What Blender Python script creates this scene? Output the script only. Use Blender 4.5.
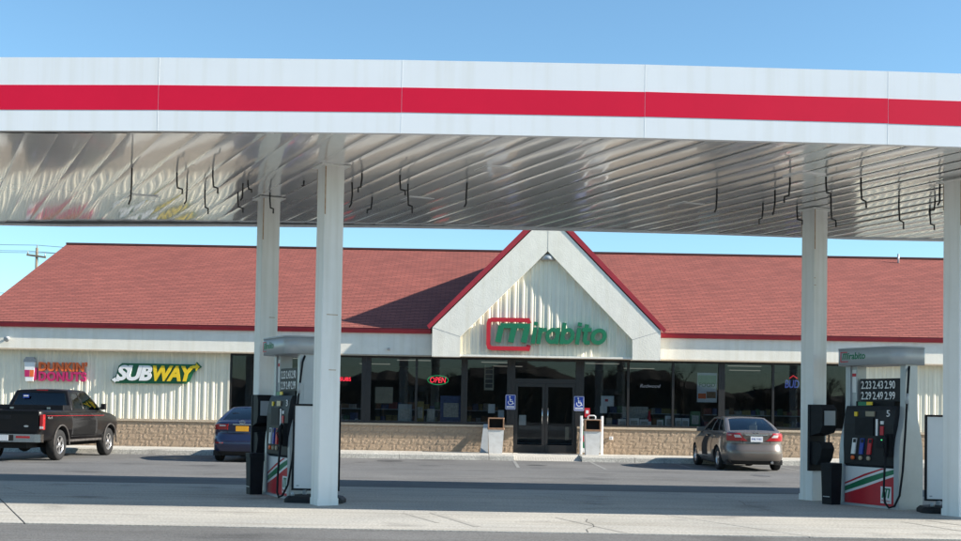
import bpy, bmesh, math, random
from mathutils import Vector, Matrix
R = math.radians
random.seed(7)
scene = bpy.context.scene
for o in list(bpy.data.objects): bpy.data.objects.remove(o)
col = scene.collection

# ---------------------------------------------------------------- camera
F_PX, CXP, CYP, HCAM = 1190.0, 480.5, 370.0, 1.42
PITCH, ROLL = R(1.9), R(1.0)
fw = Vector((0, math.cos(PITCH), math.sin(PITCH)))
U0 = Vector((0, -math.sin(PITCH), math.cos(PITCH)))
rt = Vector((math.cos(ROLL), 0, 0)) + U0*math.sin(ROLL)
up = Vector((-math.sin(ROLL), 0, 0)) + U0*math.cos(ROLL)
cam_d = bpy.data.cameras.new('camera')
cam = bpy.data.objects.new('camera', cam_d); col.objects.link(cam)
cam.matrix_world = Matrix(((rt.x, up.x, -fw.x, 0), (rt.y, up.y, -fw.y, 0), (rt.z, up.z, -fw.z, HCAM), (0, 0, 0, 1)))
cam_d.sensor_width = 36; cam_d.lens = F_PX/961*36
cam_d.shift_y = (CYP-270.5)/961; cam_d.clip_end = 3000; cam_d.clip_start = .1
scene.camera = cam

# ---------------------------------------------------------------- sky, sun, exposure
KX, KY = 1.85, .32                                  # metres the light travels left / away for each metre it drops
sun_dir = Vector((KX, -KY, 1)).normalized()
world = bpy.data.worlds.new('World'); scene.world = world; world.use_nodes = True
wn = world.node_tree; wn.nodes.clear()
sky = wn.nodes.new('ShaderNodeTexSky'); sky.sky_type = 'NISHITA'; sky.sun_disc = False
sky.sun_elevation = math.asin(sun_dir.z); sky.sun_rotation = math.atan2(sun_dir.x, sun_dir.y)
sky.air_density = 1.0; sky.dust_density = .35; sky.ozone_density = 4.0
bg = wn.nodes.new('ShaderNodeBackground'); bg.inputs['Strength'].default_value = .106
wo = wn.nodes.new('ShaderNodeOutputWorld')
tint = wn.nodes.new('ShaderNodeMix'); tint.data_type = 'RGBA'; tint.blend_type = 'MULTIPLY'; tint.inputs[0].default_value = 1
tint.inputs[7].default_value = (.86, 1.0, .95, 1)
wn.links.new(sky.outputs[0], tint.inputs[6]); wn.links.new(tint.outputs[2], bg.inputs[0]); wn.links.new(bg.outputs[0], wo.inputs[0])
sun_l = bpy.data.lights.new('sun', 'SUN'); sun_l.energy = 5.0; sun_l.angle = R(.55); sun_l.color = (1, .93, .82)
sun = bpy.data.objects.new('sun', sun_l); col.objects.link(sun)
sun.rotation_euler = sun_dir.to_track_quat('Z', 'Y').to_euler(); sun.location = (40, -10, 30)
vs = scene.view_settings; vs.view_transform = 'Standard'; vs.look = 'None'; vs.gamma = 1; vs.exposure = 1.08
vs.use_curve_mapping = False

def at(x, y, Y):                                   # photograph pixel -> point at distance Y
    d = fw*F_PX + rt*(x-CXP) + up*(CYP-y)
    return Vector((0, 0, HCAM)) + d*(Y/d.y)
def atz(x, y, z):                                  # photograph pixel -> point at height z
    d = fw*F_PX + rt*(x-CXP) + up*(CYP-y)
    return Vector((0, 0, HCAM)) + d*((z-HCAM)/d.z)

# ---------------------------------------------------------------- materials
def mat(name, c, rough=.6, metal=0., var=0., vscale=6., bump=0., bscale=40., spec=.5, coat=0., c2=None, coords='Object', det=4):
    m = bpy.data.materials.new(name); m.use_nodes = True
    nt = m.node_tree; b = nt.nodes['Principled BSDF']
    b.inputs['Base Color'].default_value = (*c, 1); b.inputs['Roughness'].default_value = rough
    b.inputs['Metallic'].default_value = metal; b.inputs['Specular IOR Level'].default_value = spec
    b.inputs['Coat Weight'].default_value = coat; b.inputs['Coat Roughness'].default_value = .04
    tc = nt.nodes.new('ShaderNodeTexCoord')
    if var > 0 or c2:
        n = nt.nodes.new('ShaderNodeTexNoise'); n.inputs['Scale'].default_value = vscale; n.inputs['Detail'].default_value = det
        n.inputs['Roughness'].default_value = .65
        nt.links.new(tc.outputs[coords], n.inputs['Vector'])
        rmp = nt.nodes.new('ShaderNodeValToRGB'); rmp.color_ramp.elements[0].position = .3; rmp.color_ramp.elements[1].position = .7
        a = c2 if c2 else tuple(max(0, v*(1-var)) for v in c); d = c if c2 else tuple(min(1, v*(1+var)) for v in c)
        rmp.color_ramp.elements[0].color = (*a, 1); rmp.color_ramp.elements[1].color = (*d, 1)
        nt.links.new(n.outputs['Fac'], rmp.inputs['Fac']); nt.links.new(rmp.outputs['Color'], b.inputs['Base Color'])
    if bump > 0:
        n2 = nt.nodes.new('ShaderNodeTexNoise'); n2.inputs['Scale'].default_value = bscale; n2.inputs['Detail'].default_value = 5
        nt.links.new(tc.outputs[coords], n2.inputs['Vector'])
        bp = nt.nodes.new('ShaderNodeBump'); bp.inputs['Strength'].default_value = bump; bp.inputs['Distance'].default_value = .02
        nt.links.new(n2.outputs['Fac'], bp.inputs['Height']); nt.links.new(bp.outputs['Normal'], b.inputs['Normal'])
    return m
def emis(name, c, s):
    m = bpy.data.materials.new(name); m.use_nodes = True
    b = m.node_tree.nodes['Principled BSDF']; b.inputs['Base Color'].default_value = (*[v*.3 for v in c], 1)
    b.inputs['Emission Color'].default_value = (*c, 1); b.inputs['Emission Strength'].default_value = s
    return m
def glass(name, tint, refl=1.5, gl=(.9, .95, 1)):
    m = bpy.data.materials.new(name); m.use_nodes = True; nt = m.node_tree; nt.nodes.clear()
    o = nt.nodes.new('ShaderNodeOutputMaterial'); t = nt.nodes.new('ShaderNodeBsdfTransparent'); g = nt.nodes.new('ShaderNodeBsdfGlossy')
    t.inputs[0].default_value = (*tint, 1); g.inputs['Roughness'].default_value = .01; g.inputs['Color'].default_value = (*gl, 1)
    tc = nt.nodes.new('ShaderNodeTexCoord'); n = nt.nodes.new('ShaderNodeTexNoise'); n.inputs['Scale'].default_value = .7
    bp = nt.nodes.new('ShaderNodeBump'); bp.inputs['Strength'].default_value = .05; bp.inputs['Distance'].default_value = .02
    nt.links.new(tc.outputs['Object'], n.inputs['Vector']); nt.links.new(n.outputs['Fac'], bp.inputs['Height'])
    nt.links.new(bp.outputs['Normal'], g.inputs['Normal'])
    f = nt.nodes.new('ShaderNodeFresnel'); f.inputs['IOR'].default_value = refl
    mx = nt.nodes.new('ShaderNodeMixShader')
    nt.links.new(f.outputs[0], mx.inputs[0]); nt.links.new(t.outputs[0], mx.inputs[1]); nt.links.new(g.outputs[0], mx.inputs[2])
    nt.links.new(mx.outputs[0], o.inputs['Surface'])
    return m

def ground_mat(name, c, c2, patch, speck, rough=.9, stain=None, streak=False, bump=.4):
    """large patches x fine speckle, with dark blotches (oil) of their own shape"""
    m = bpy.data.materials.new(name); m.use_nodes = True; nt = m.node_tree; L = nt.links.new
    b = nt.nodes['Principled BSDF']; b.inputs['Roughness'].default_value = rough; b.inputs['Specular IOR Level'].default_value = .3
    tc = nt.nodes.new('ShaderNodeTexCoord')
    def noise(s, det=5, vec=None):
        n = nt.nodes.new('ShaderNodeTexNoise'); n.inputs['Scale'].default_value = s; n.inputs['Detail'].default_value = det
        L(vec or tc.outputs['Object'], n.inputs['Vector']); return n.outputs['Fac']
    def ramp(f, p0, p1, a, d):
        r_ = nt.nodes.new('ShaderNodeValToRGB'); r_.color_ramp.elements[0].position = p0; r_.color_ramp.elements[1].position = p1
        r_.color_ramp.elements[0].color = (*a, 1); r_.color_ramp.elements[1].color = (*d, 1); L(f, r_.inputs['Fac']); return r_.outputs['Color']
    def mul(a, d):
        x = nt.nodes.new('ShaderNodeMix'); x.data_type = 'RGBA'; x.blend_type = 'MULTIPLY'; x.inputs[0].default_value = 1
        L(a, x.inputs[6]); L(d, x.inputs[7]); return x.outputs[2]
    base = ramp(noise(patch), .32, .68, c2, c)
    sp = ramp(noise(speck, 2), .35, .65, (.78, .78, .78), (1.2, 1.2, 1.2))
    out = mul(base, sp)
    if stain:
        out = mul(out, ramp(noise(stain, 3), .26, .40, (.62, .62, .63), (1, 1, 1)))
    if streak:
        mp = nt.nodes.new('ShaderNodeMapping'); mp.inputs['Scale'].default_value = (.25, 3., 1); mp.inputs['Rotation'].default_value = (0, 0, R(8))
        L(tc.outputs['Object'], mp.inputs['Vector'])
        out = mul(out, ramp(noise(1.6, 4, mp.outputs[0]), .33, .55, (.84, .82, .79), (1, 1, 1)))
    L(out, b.inputs['Base Color'])
    bp = nt.nodes.new('ShaderNodeBump'); bp.inputs['Strength'].default_value = bump; bp.inputs['Distance'].default_value = .01
    L(noise(speck, 3), bp.inputs['Height']); L(bp.outputs['Normal'], b.inputs['Normal'])
    return m

M = {}
M['asphalt'] = ground_mat('asphalt', (.175, .173, .17), (.125, .125, .125), .35, 45, stain=.55, streak=True, bump=.6)
M['concrete'] = ground_mat('concrete', (.46, .44, .40), (.37, .36, .335), .5, 30, stain=.8, streak=True, bump=.2)
M['walk'] = ground_mat('walk_concrete', (.50, .48, .43), (.42, .40, .36), .8, 25, stain=1.1, bump=.2)
M['tactile'] = mat('tactile', (.40, .37, .33), .9, var=.15, vscale=20)
M['grass'] = mat('dry_grass', (.10, .11, .04), .95, var=.4, vscale=.4, bump=.5, bscale=8)
M['joint'] = mat('joint_sealant', (.06, .055, .05), .9, var=.3)
M['stripe_paint'] = mat('faded_paint', (.27, .27, .26), .9, c2=(.165, .165, .16), vscale=5)
M['stain'] = mat('tyre_mark', (.30, .285, .255), .9, c2=(.40, .38, .35), vscale=4)

def roof_mat():
    m = bpy.data.materials.new('red_shingles'); m.use_nodes = True; nt = m.node_tree; L = nt.links.new
    b = nt.nodes['Principled BSDF']; b.inputs['Roughness'].default_value = .92; b.inputs['Specular IOR Level'].default_value = .25
    uv = nt.nodes.new('ShaderNodeUVMap')
    br = nt.nodes.new('ShaderNodeTexBrick'); br.offset = .5; br.inputs['Scale'].default_value = 1
    br.inputs['Brick Width'].default_value = .31; br.inputs['Row Height'].default_value = .145
    br.inputs['Mortar Size'].default_value = .018; br.inputs['Mortar Smooth'].default_value = .3; br.inputs['Bias'].default_value = -.1
    br.inputs['Color1'].default_value = (.345, .108, .086, 1); br.inputs['Color2'].default_value = (.255, .083, .068, 1)
    br.inputs['Mortar'].default_value = (.185, .066, .056, 1)
    L(uv.outputs[0], br.inputs['Vector'])
    n = nt.nodes.new('ShaderNodeTexNoise'); n.inputs['Scale'].default_value = .5; n.inputs['Detail'].default_value = 6
    L(uv.outputs[0], n.inputs['Vector'])
    r_ = nt.nodes.new('ShaderNodeValToRGB'); r_.color_ramp.elements[0].position = .3; r_.color_ramp.elements[1].position = .7
    r_.color_ramp.elements[0].color = (.92, .92, .93, 1); r_.color_ramp.elements[1].color = (1.06, 1.05, 1.04, 1); L(n.outputs['Fac'], r_.inputs['Fac'])
    x = nt.nodes.new('ShaderNodeMix'); x.data_type = 'RGBA'; x.blend_type = 'MULTIPLY'; x.inputs[0].default_value = 1
    L(br.outputs['Color'], x.inputs[6]); L(r_.outputs['Color'], x.inputs[7]); L(x.outputs[2], b.inputs['Base Color'])
    n2 = nt.nodes.new('ShaderNodeTexNoise'); n2.inputs['Scale'].default_value = 60; L(uv.outputs[0], n2.inputs['Vector'])
    bp = nt.nodes.new('ShaderNodeBump'); bp.inputs['Strength'].default_value = .5; bp.inputs['Distance'].default_value = .01
    L(n2.outputs['Fac'], bp.inputs['Height']); L(bp.outputs['Normal'], b.inputs['Normal'])
    return m
M['roof'] = roof_mat()
M['redtrim'] = mat('red_metal_trim', (.36, .022, .035), .45, var=.12, vscale=3)
M['stucco'] = mat('cream_stucco', (.85, .81, .71), .85, var=.05, vscale=2.5, bump=.25, bscale=30)
M['siding'] = mat('cream_metal_siding', (.80, .745, .60), .55, var=.05, vscale=1.5)
M['soffit'] = mat('soffit', (.6, .58, .52), .7, var=.05)
M['block'] = mat('split_face_block', (.42, .315, .22), .95, c2=(.33, .24, .165), vscale=9, bump=.6, bscale=45)
M['cap'] = mat('block_cap', (.50, .40, .29), .9, var=.12, vscale=10, bump=.3)
M['mortar'] = mat('mortar', (.30, .24, .18), .95, var=.1)
M['bronze'] = mat('dark_bronze_frame', (.018, .016, .016), .4, var=.2)
M['glass'] = glass('storefront_glass', (.76, .79, .80), 1.40)
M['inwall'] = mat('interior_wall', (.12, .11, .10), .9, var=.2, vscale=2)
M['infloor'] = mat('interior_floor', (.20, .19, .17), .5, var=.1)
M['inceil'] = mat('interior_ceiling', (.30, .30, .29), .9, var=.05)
M['tube'] = emis('ceiling_tube', (1, .93, .8), .12)
M['fascia'] = mat('white_fascia_panel', (.84, .85, .86), .28, var=.02, vscale=.8, spec=.5)
def weather(m, amt=.9):
    nt = m.node_tree; L = nt.links.new; b = nt.nodes['Principled BSDF']; src = b.inputs['Base Color'].links[0].from_socket
    tc = nt.nodes.new('ShaderNodeTexCoord'); mp = nt.nodes.new('ShaderNodeMapping'); mp.inputs['Scale'].default_value = (7, 7, .35)
    n = nt.nodes.new('ShaderNodeTexNoise'); n.inputs['Scale'].default_value = 1; n.inputs['Detail'].default_value = 6
    r_ = nt.nodes.new('ShaderNodeValToRGB'); r_.color_ramp.elements[0].position = .30; r_.color_ramp.elements[1].position = .52
    r_.color_ramp.elements[0].color = (amt, amt*.99, amt*.96, 1); r_.color_ramp.elements[1].color = (1, 1, 1, 1)
    x = nt.nodes.new('ShaderNodeMix'); x.data_type = 'RGBA'; x.blend_type = 'MULTIPLY'; x.inputs[0].default_value = 1
    L(tc.outputs['Object'], mp.inputs['Vector']); L(mp.outputs[0], n.inputs['Vector']); L(n.outputs['Fac'], r_.inputs['Fac'])
    L(src, x.inputs[6]); L(r_.outputs['Color'], x.inputs[7]); L(x.outputs[2], b.inputs['Base Color'])
weather(M['fascia'], .95); weather(M['stucco'], .94); weather(M['siding'], .96)
M['stripe'] = mat('red_fascia_stripe', (.70, .006, .042), .5, var=.04, vscale=1, spec=.25)
M['joint_white'] = mat('white_joint_strip', (.88, .88, .88), .4, var=.06, vscale=9)
M['groove'] = mat('panel_groove', (.33, .33, .33), .7, var=.1)
def deck_mat():
    m = mat('deck_panel_enamel', (.82, .82, .81), .19, var=.05, vscale=1.2, spec=1.0, coat=1.0)
    nt = m.node_tree; b = nt.nodes['Principled BSDF']; b.inputs['Metallic'].default_value = .2
    b.inputs['Coat Roughness'].default_value = .05
    return m
M['deck'] = deck_mat()
M['column'] = mat('column_paint', (.86, .85, .82), .55, c2=(.81, .80, .765), vscale=2.2, bump=.05)
weather(M['column'], .88)
M['rust'] = mat('rust_stain', (.36, .20, .09), .9, c2=(.58, .48, .36), vscale=9)
M['hook'] = mat('black_wire', (.015, .015, .016), .6, var=.2)
M['lens'] = mat('light_lens', (.50, .51, .52), .25, var=.1, vscale=10)
M['pumpgrey'] = mat('pump_grey', (.40, .425, .44), .42, metal=.2, var=.05, vscale=4)
M['pumpblk'] = mat('pump_charcoal', (.014, .015, .018), .55, var=.25, vscale=6, spec=.3)
M['blackplastic'] = mat('black_plastic', (.008, .009, .012), .6, var=.3, vscale=8, spec=.25)
M['white'] = mat('white_paint', (.80, .80, .79), .5, var=.03)
M['white_print'] = mat('white_print', (.78, .78, .77), .6, var=.02)
M['red'] = mat('red_paint', (.52, .016, .03), .45, var=.06)
M['green'] = mat('green_paint', (.008, .165, .075), .45, var=.06)
M['orange'] = mat('sign_orange', (.80, .15, .035), .45, var=.05)
M['magenta'] = mat('sign_magenta', (.48, .02, .12), .45, var=.05)
M['yellow'] = mat('sign_yellow', (.80, .55, .02), .45, var=.05)
M['darkgreen'] = mat('sign_dark_green', (.01, .13, .055), .45, var=.05)
M['blue'] = mat('sign_blue', (.012, .05, .33), .45, var=.05)
M['screen'] = mat('lcd_screen', (.20, .17, .13), .2, var=.1)
M['rubber'] = mat('tyre_rubber', (.016, .016, .017), .85, var=.3, vscale=12, bump=.2)
M['alloy'] = mat('alloy', (.55, .55, .56), .3, metal=.8, var=.08)
M['chrome'] = mat('chrome', (.62, .62, .63), .18, metal=1., var=.05)
M['carglass'] = glass('car_glass', (.30, .34, .34), 1.7)
M['cardark'] = mat('car_interior', (.014, .014, .015), .85, var=.3)
M['seat'] = mat('pale_seat_cloth', (.40, .41, .40), .9, var=.1)
M['tail'] = mat('tail_light_red', (.36, .006, .012), .2, var=.1, coat=1.)
M['tailclear'] = mat('tail_light_clear', (.62, .60, .60), .12, coat=1., var=.1)
M['plate'] = mat('white_plate', (.66, .68, .72), .5, var=.06, vscale=20)
M['plate_y'] = mat('gold_plate', (.75, .36, .02), .5, var=.06, vscale=20)
M['civic'] = mat('taupe_metallic', (.150, .125, .108), .36, metal=.4, var=.06, vscale=90, coat=.9)
M['navy'] = mat('navy_metallic', (.018, .026, .070), .3, metal=.45, var=.08, vscale=90, coat=.9)
M['truck'] = mat('black_truck_paint', (.006, .006, .008), .3, metal=0., c2=(.010, .009, .009), vscale=3, coat=.12, spec=.2)
M['dusty'] = mat('road_dust', (.09, .08, .075), .8, c2=(.03, .028, .027), vscale=6)
M['bin_white'] = mat('bin_white', (.72, .71, .69), .6, c2=(.60, .58, .55), vscale=5)
M['bin_brown'] = mat('bin_brown', (.30, .17, .10), .7, var=.2, vscale=8)
M['wood'] = mat('pole_wood', (.20, .16, .12), .9, var=.25, vscale=8)
M['cardboard'] = mat('cardboard', (.45, .38, .28), .9, var=.1)
M['bark'] = mat('grey_bark', (.10, .085, .07), .95, var=.3)
M['neon_red'] = emis('neon_red', (1, .03, .06), 1.6)
M['neon_green'] = emis('neon_green', (.05, .9, .3), .25)
M['neon_blue'] = emis('neon_blue', (.2, .3, 1.), .12)
M['neon_white'] = emis('neon_white', (.8, .85, 1.), .12)
for i, c in enumerate([(.28, .06, .05), (.36, .27, .09), (.07, .10, .22), (.42, .39, .35), (.08, .18, .09), (.28, .15, .07)]):
    M['prod%d' % i] = mat('product_%d' % i, c, .5, var=.35, vscale=15)

# ---------------------------------------------------------------- builders
class MB:
    def __init__(s): s.v = []; s.f = []; s.sm = []
    def add(s, vs_, fs, smooth=False):
        o = len(s.v); s.v += [tuple(v) for v in vs_]; s.f += [tuple(i+o for i in f) for f in fs]; s.sm += [smooth]*len(fs); return s
    def box(s, x0, x1, y0, y1, z0, z1, m=None, bev=0):
        if bev:
            b = bev; pr = [(x0+b, y0), (x1-b, y0), (x1, y0+b), (x1, y1-b), (x1-b, y1), (x0+b, y1), (x0, y1-b), (x0, y0+b)]
            return s.prism(pr, z0, z1, m)
        v = [Vector(p) for p in ((x0, y0, z0), (x1, y0, z0), (x1, y1, z0), (x0, y1, z0), (x0, y0, z1), (x1, y0, z1), (x1, y1, z1), (x0, y1, z1))]
        if m: v = [m @ p for p in v]
        return s.add(v, [(0, 3, 2, 1), (4, 5, 6, 7), (0, 1, 5, 4), (1, 2, 6, 5), (2, 3, 7, 6), (3, 0, 4, 7)])
    def prism(s, poly, z0, z1, m=None, smooth=False):          # poly in XY, counter-clockwise
        n = len(poly); v = [Vector((p[0], p[1], z0)) for p in poly]+[Vector((p[0], p[1], z1)) for p in poly]
        if m: v = [m @ p for p in v]
        o = len(s.v)
        s.add(v, [tuple(range(n-1, -1, -1)), tuple(range(n, 2*n))])
        s.f += [(o+i, o+(i+1) % n, o+n+(i+1) % n, o+n+i) for i in range(n)]; s.sm += [smooth]*n
        return s
    def front(s, poly, y0, y1):                                  # poly in XZ (ccw seen from -Y), from y0 (front) to y1
        n = len(poly); v = [(p[0], y0, p[1]) for p in poly]+[(p[0], y1, p[1]) for p in poly]
        return s.add(v, [tuple(range(n)), tuple(range(2*n-1, n-1, -1))]+[(i, i+n, (i+1) % n+n, (i+1) % n) for i in range(n)])
    def tube(s, pts, r, n=8, caps=True, smooth=True):
        pts = [Vector(p) for p in pts]; rr = r if isinstance(r, (list, tuple)) else [r]*len(pts)
        o = len(s.v); prev = None
        for i, p in enumerate(pts):
            t = (pts[min(i+1, len(pts)-1)]-pts[max(i-1, 0)]).normalized()
            if prev is None:
                a = t.orthogonal().normalized()
            else:
                a = (prev - t*prev.dot(t)); a = a.normalized() if a.length > 1e-6 else t.orthogonal().normalized()
            prev = a; b = t.cross(a)
            s.v += [tuple(p+(a*math.cos(2*math.pi*k/n)+b*math.sin(2*math.pi*k/n))*rr[i]) for k in range(n)]
        for i in range(len(pts)-1):
            for k in range(n):
                s.f.append((o+i*n+k, o+i*n+(k+1) % n, o+(i+1)*n+(k+1) % n, o+(i+1)*n+k)); s.sm.append(smooth)
        if caps:
            s.f.append(tuple(o+k for k in range(n-1, -1, -1))); s.f.append(tuple(o+(len(pts)-1)*n+k for k in range(n))); s.sm += [False, False]
        return s
    def lathe(s, prof, n=24, m=None, smooth=True):               # prof [(r,z)...] about Z
        o = len(s.v)
        for (r_, z) in prof:
            for k in range(n):
                p = Vector((r_*math.cos(2*math.pi*k/n), r_*math.sin(2*math.pi*k/n), z)); s.v.append(tuple(m @ p if m else p))
        for i in range(len(prof)-1):
            for k in range(n):
                s.f.append((o+i*n+k, o+i*n+(k+1) % n, o+(i+1)*n+(k+1) % n, o+(i+1)*n+k)); s.sm.append(smooth)
        return s
    def mesh(s, name, m, uv=None):
        me = bpy.data.meshes.new(name); me.from_pydata(s.v, [], s.f)
        me.polygons.foreach_set('use_smooth', s.sm)
        if uv:
            l = me.uv_layers.new(name='UVMap')
            for lp in me.loops: l.data[lp.index].uv = uv(me.vertices[lp.vertex_index].co)
        if m: me.materials.append(m)
        me.update(); return me
    def build(s, name, m, parent=None, loc=None, uv=None):
        return obj(name, s.mesh(name, m, uv), parent, loc)
def obj(name, me, parent=None, loc=None, rz=None):
    o = bpy.data.objects.new(name, me); col.objects.link(o)
    if parent: o.parent = parent
    if loc is not None: o.location = loc
    if rz is not None: o.rotation_euler.z = rz
    return o
def empty(name, loc=(0, 0, 0), rz=0): return obj(name, None, None, loc, rz)
def tag(o, label=None, cat=None, group=None, kind=None):
    if label: o['label'] = label
    if cat: o['category'] = cat
    if group: o['group'] = group
    if kind: o['kind'] = kind
    return o
def copy_tree(o, parent=None):
    c = o.copy(); col.objects.link(c); c.parent = parent
    for ch in list(o.children): copy_tree(ch, c)
    return c
def fix_normals(me):
    bm = bmesh.new(); bm.from_mesh(me); bmesh.ops.recalc_face_normals(bm, faces=bm.faces); bm.to_mesh(me); bm.free(); return me
def text_mesh(name, body, m, x0, x1, z0, z1, y, depth=.01, offset=0., shear=0., sp=1., keep=None, res=3):
    """letters standing in the XZ plane facing -Y, fitted to the box x0..x1, z0..z1; front at y-depth"""
    cu = bpy.data.curves.new(name, 'FONT'); cu.body = body; cu.offset = offset; cu.shear = shear; cu.space_character = sp
    cu.extrude = .05; cu.resolution_u = res
    t = bpy.data.objects.new(name, cu); col.objects.link(t)
    dg = bpy.context.evaluated_depsgraph_get(); me = bpy.data.meshes.new_from_object(t.evaluated_get(dg))
    bpy.data.objects.remove(t); bpy.data.curves.remove(cu)
    xs = [v.co.x for v in me.vertices]; ys = [v.co.y for v in me.vertices]
    a, b, c, d = min(xs), max(xs), min(ys), max(ys)
    for v in me.vertices:
        q = v.co.copy()
        v.co = (x0+(q.x-a)/(b-a)*(x1-x0), y-depth*(q.z+.05)/.1, z0+(q.y-c)/(d-c)*(z1-z0))
    me.name = name; me.materials.clear(); me.materials.append(m)
    return me
def ribbon(mb, pts, w, y, d, closed=False):
    """flat stroke in the XZ plane with mitred corners"""
    n = len(pts); L_ = []; R_ = []
    for i, p in enumerate(pts):
        p = Vector(p)
        a = Vector(pts[(i-1) % n]) if (closed or i > 0) else None; b = Vector(pts[(i+1) % n]) if (closed or i < n-1) else None
        d1 = (p-a).normalized() if a is not None else None; d2 = (b-p).normalized() if b is not None else None
        t = ((d1 or d2)+(d2 or d1)).normalized(); nn = Vector((-t.y, t.x))
        k = 1.
        if d1 and d2: k = 1/max(.4, nn.dot(Vector((-d1.y, d1.x))))
        L_.append(p+nn*w/2*k); R_.append(p-nn*w/2*k)
    m_ = n if closed else n-1
    for i in range(m_):
        j = (i+1) % n
        mb.front([R_[i], R_[j], L_[j], L_[i]], y-d, y)
    return mb
def arc(cx, cz, r, a0, a1, n=10, rz=None):
    return [(cx+r*math.cos(R(a0+(a1-a0)*i/n)), cz+(rz or r)*math.sin(R(a0+(a1-a0)*i/n))) for i in range(n+1)]
def rrect(x0, x1, z0, z1, r, n=4):
    return arc(x1-r, z0+r, r, -90, 0, n)+arc(x1-r, z1-r, r, 0, 90, n)+arc(x0+r, z1-r, r, 90, 180, n)+arc(x0+r, z0+r, r, 180, 270, n)

# ================================================================ THE SETTING
g = MB(); g.add([(-900, -900, -.35), (900, -900, -.35), (900, 1500, -.35), (-900, 1500, -.35)], [(0, 1, 2, 3)])
tag(g.build('ground', M['grass']), 'dry grass ground reaching to the horizon', 'ground', kind='structure')
prof = [(-70, -.03), (13.9, -.010), (13.985, -.010), (13.99, -.06), (21.415, -.06), (21.42, -.006), (25, -.10), (80, -.10)]
g = MB(); v = []
for (y, z) in prof: v += [(-75, y, z), (75, y, z)]
g.add(v, [(2*i, 2*i+1, 2*i+3, 2*i+2) for i in range(len(prof)-1)])
lot = tag(g.build('asphalt_lot', M['asphalt']), 'worn grey asphalt of the petrol station lot', 'asphalt', kind='structure')
SK = math.tan(R(26))
pad = tag(empty('concrete_pad'), 'pale concrete fuelling pad under the canopy', 'pavement', kind='structure')
for k in range(-4, 4):
    xa = -5.3+9.2*k; xb = xa+9.2-.022; y0, y1 = 14.0, 21.4; dx = -SK*(y1-y0)
    MB().prism([(xa, y0), (xb, y0), (xb+dx, y1), (xa+dx, y1)], -.05, 0).build('concrete_slab', M['concrete'], pad)
    MB().prism([(xa-.022, y0), (xa, y0), (xa+dx, y1), (xa-.022+dx, y1)], -.055, -.007).build('joint_filler', M['joint'], pad)
def mark(name, pts, w, m, z, parent=None):
    mb = MB(); 
    for (a, b) in zip(pts[:-1], pts[1:]):
        a = Vector(a); b = Vector(b); t = (b-a).normalized(); n = Vector((-t.y, t.x))*w/2
        mb.add([(a-n).to_3d()+Vector((0, 0, z)), (b-n).to_3d()+Vector((0, 0, z)), (b+n).to_3d()+Vector((0, 0, z)), (a+n).to_3d()+Vector((0, 0, z))], [(0, 1, 2, 3)])
    return mb.build(name, m, parent)
for (a, b, w) in (((1.05, 15.9), (1.75, 14.05), .05), ((-.62, 16.3), (.0, 14.5), .09), ((6.2, 16.5), (6.85, 14.4), .06), ((5.75, 16.2), (6.2, 14.6), .04), ((-1.0, 16.2), (-.5, 14.9), .05)):
    mark('tyre_mark', [a, b], w, M['stain'], .003, pad)

rc = random.Random(11)
def crack(x, y, dx, dy, n, z, w, parent=None):
    pts = [(x, y)]
    for i in range(n): x += dx+rc.uniform(-.12, .12); y += dy+rc.uniform(-.10, .10); pts.append((x, y))
    mark('crack', pts, w, M['joint'], z, parent)
crack(1.3, 14.05, .02, .33, 5, .003, .008, pad); crack(-9.3, 20.9, .3, -.25, 9, .003, .01, pad); crack(4.4, 17.0, -.05, .4, 9, .003, .008, pad)
for a in ((-14, 29.5, .55, .04, 22, -.0975, .03), (-2, 27.2, .5, -.03, 20, -.0975, .03), (3, 30.4, .45, .06, 24, -.0975, .028), (-6, 26.0, .2, .5, 14, -.0975, .025)): crack(*a, lot)
M['oil'] = mat('oil_stain', (.055, .054, .054), .55, c2=(.12, .12, .12), vscale=3)
for (x, y, r0) in ((-6.4, 34.6, .35), (-5.6, 33.9, .2), (1.6, 33.2, .28), (10.6, 34.2, .4), (7.0, 29.6, .25), (-8.6, 33.6, .3), (4.6, 33.8, .3), (-2.6, 34.3, .4)):
    mb = MB(); n = 14; mb.add([(x+r0*rc.uniform(.6, 1.2)*math.cos(6.283*k/n), y+r0*1.6*rc.uniform(.6, 1.2)*math.sin(6.283*k/n), -.0972) for k in range(n)], [tuple(range(n))])
    mb.build('oil_stain', M['oil'], lot)
# sidewalk
SWZ, WY = .06, 38.2
walk = tag(empty('sidewalk'), 'pale concrete sidewalk with kerb along the store front', 'sidewalk', kind='structure')
xs = [-24+2.7*i for i in range(0, 10)]; xs = [x for x in xs if x < .9]+[1.06]
edges = list(zip(xs[:-1], xs[1:])); xr = [3.1, 4.7]+[4.7+2.7*i for i in range(1, 8)]; edges += list(zip(xr[:-1], xr[1:]))
for (a, b) in edges:
    if b-a < .3: continue
    MB().box(a+.006, b-.006, 36.06, WY+.05, -.12, SWZ).build('walk_slab', M['walk'], walk)
    k = MB(); k.add([(a+.006, 35.9, -.12), (b-.006, 35.9, -.12), (b-.006, 35.92, SWZ-.03), (a+.006, 35.92, SWZ-.03), (b-.006, 35.95, SWZ-.004), (a+.006, 35.95, SWZ-.004), (b-.006, 36.05, SWZ-.004), (a+.006, 36.05, SWZ-.004)],
                    [(0, 1, 2, 3), (3, 2, 4, 5), (5, 4, 6, 7)])
    k.build('kerb', M['walk'], walk)
r_ = MB(); r_.add([(1.066, 35.9, -.094), (3.094, 35.9, -.094), (3.094, 37.2, SWZ), (1.066, 37.2, SWZ), (3.094, WY+.05, SWZ), (1.066, WY+.05, SWZ)], [(0, 1, 2, 3), (3, 2, 4, 5)])
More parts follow.
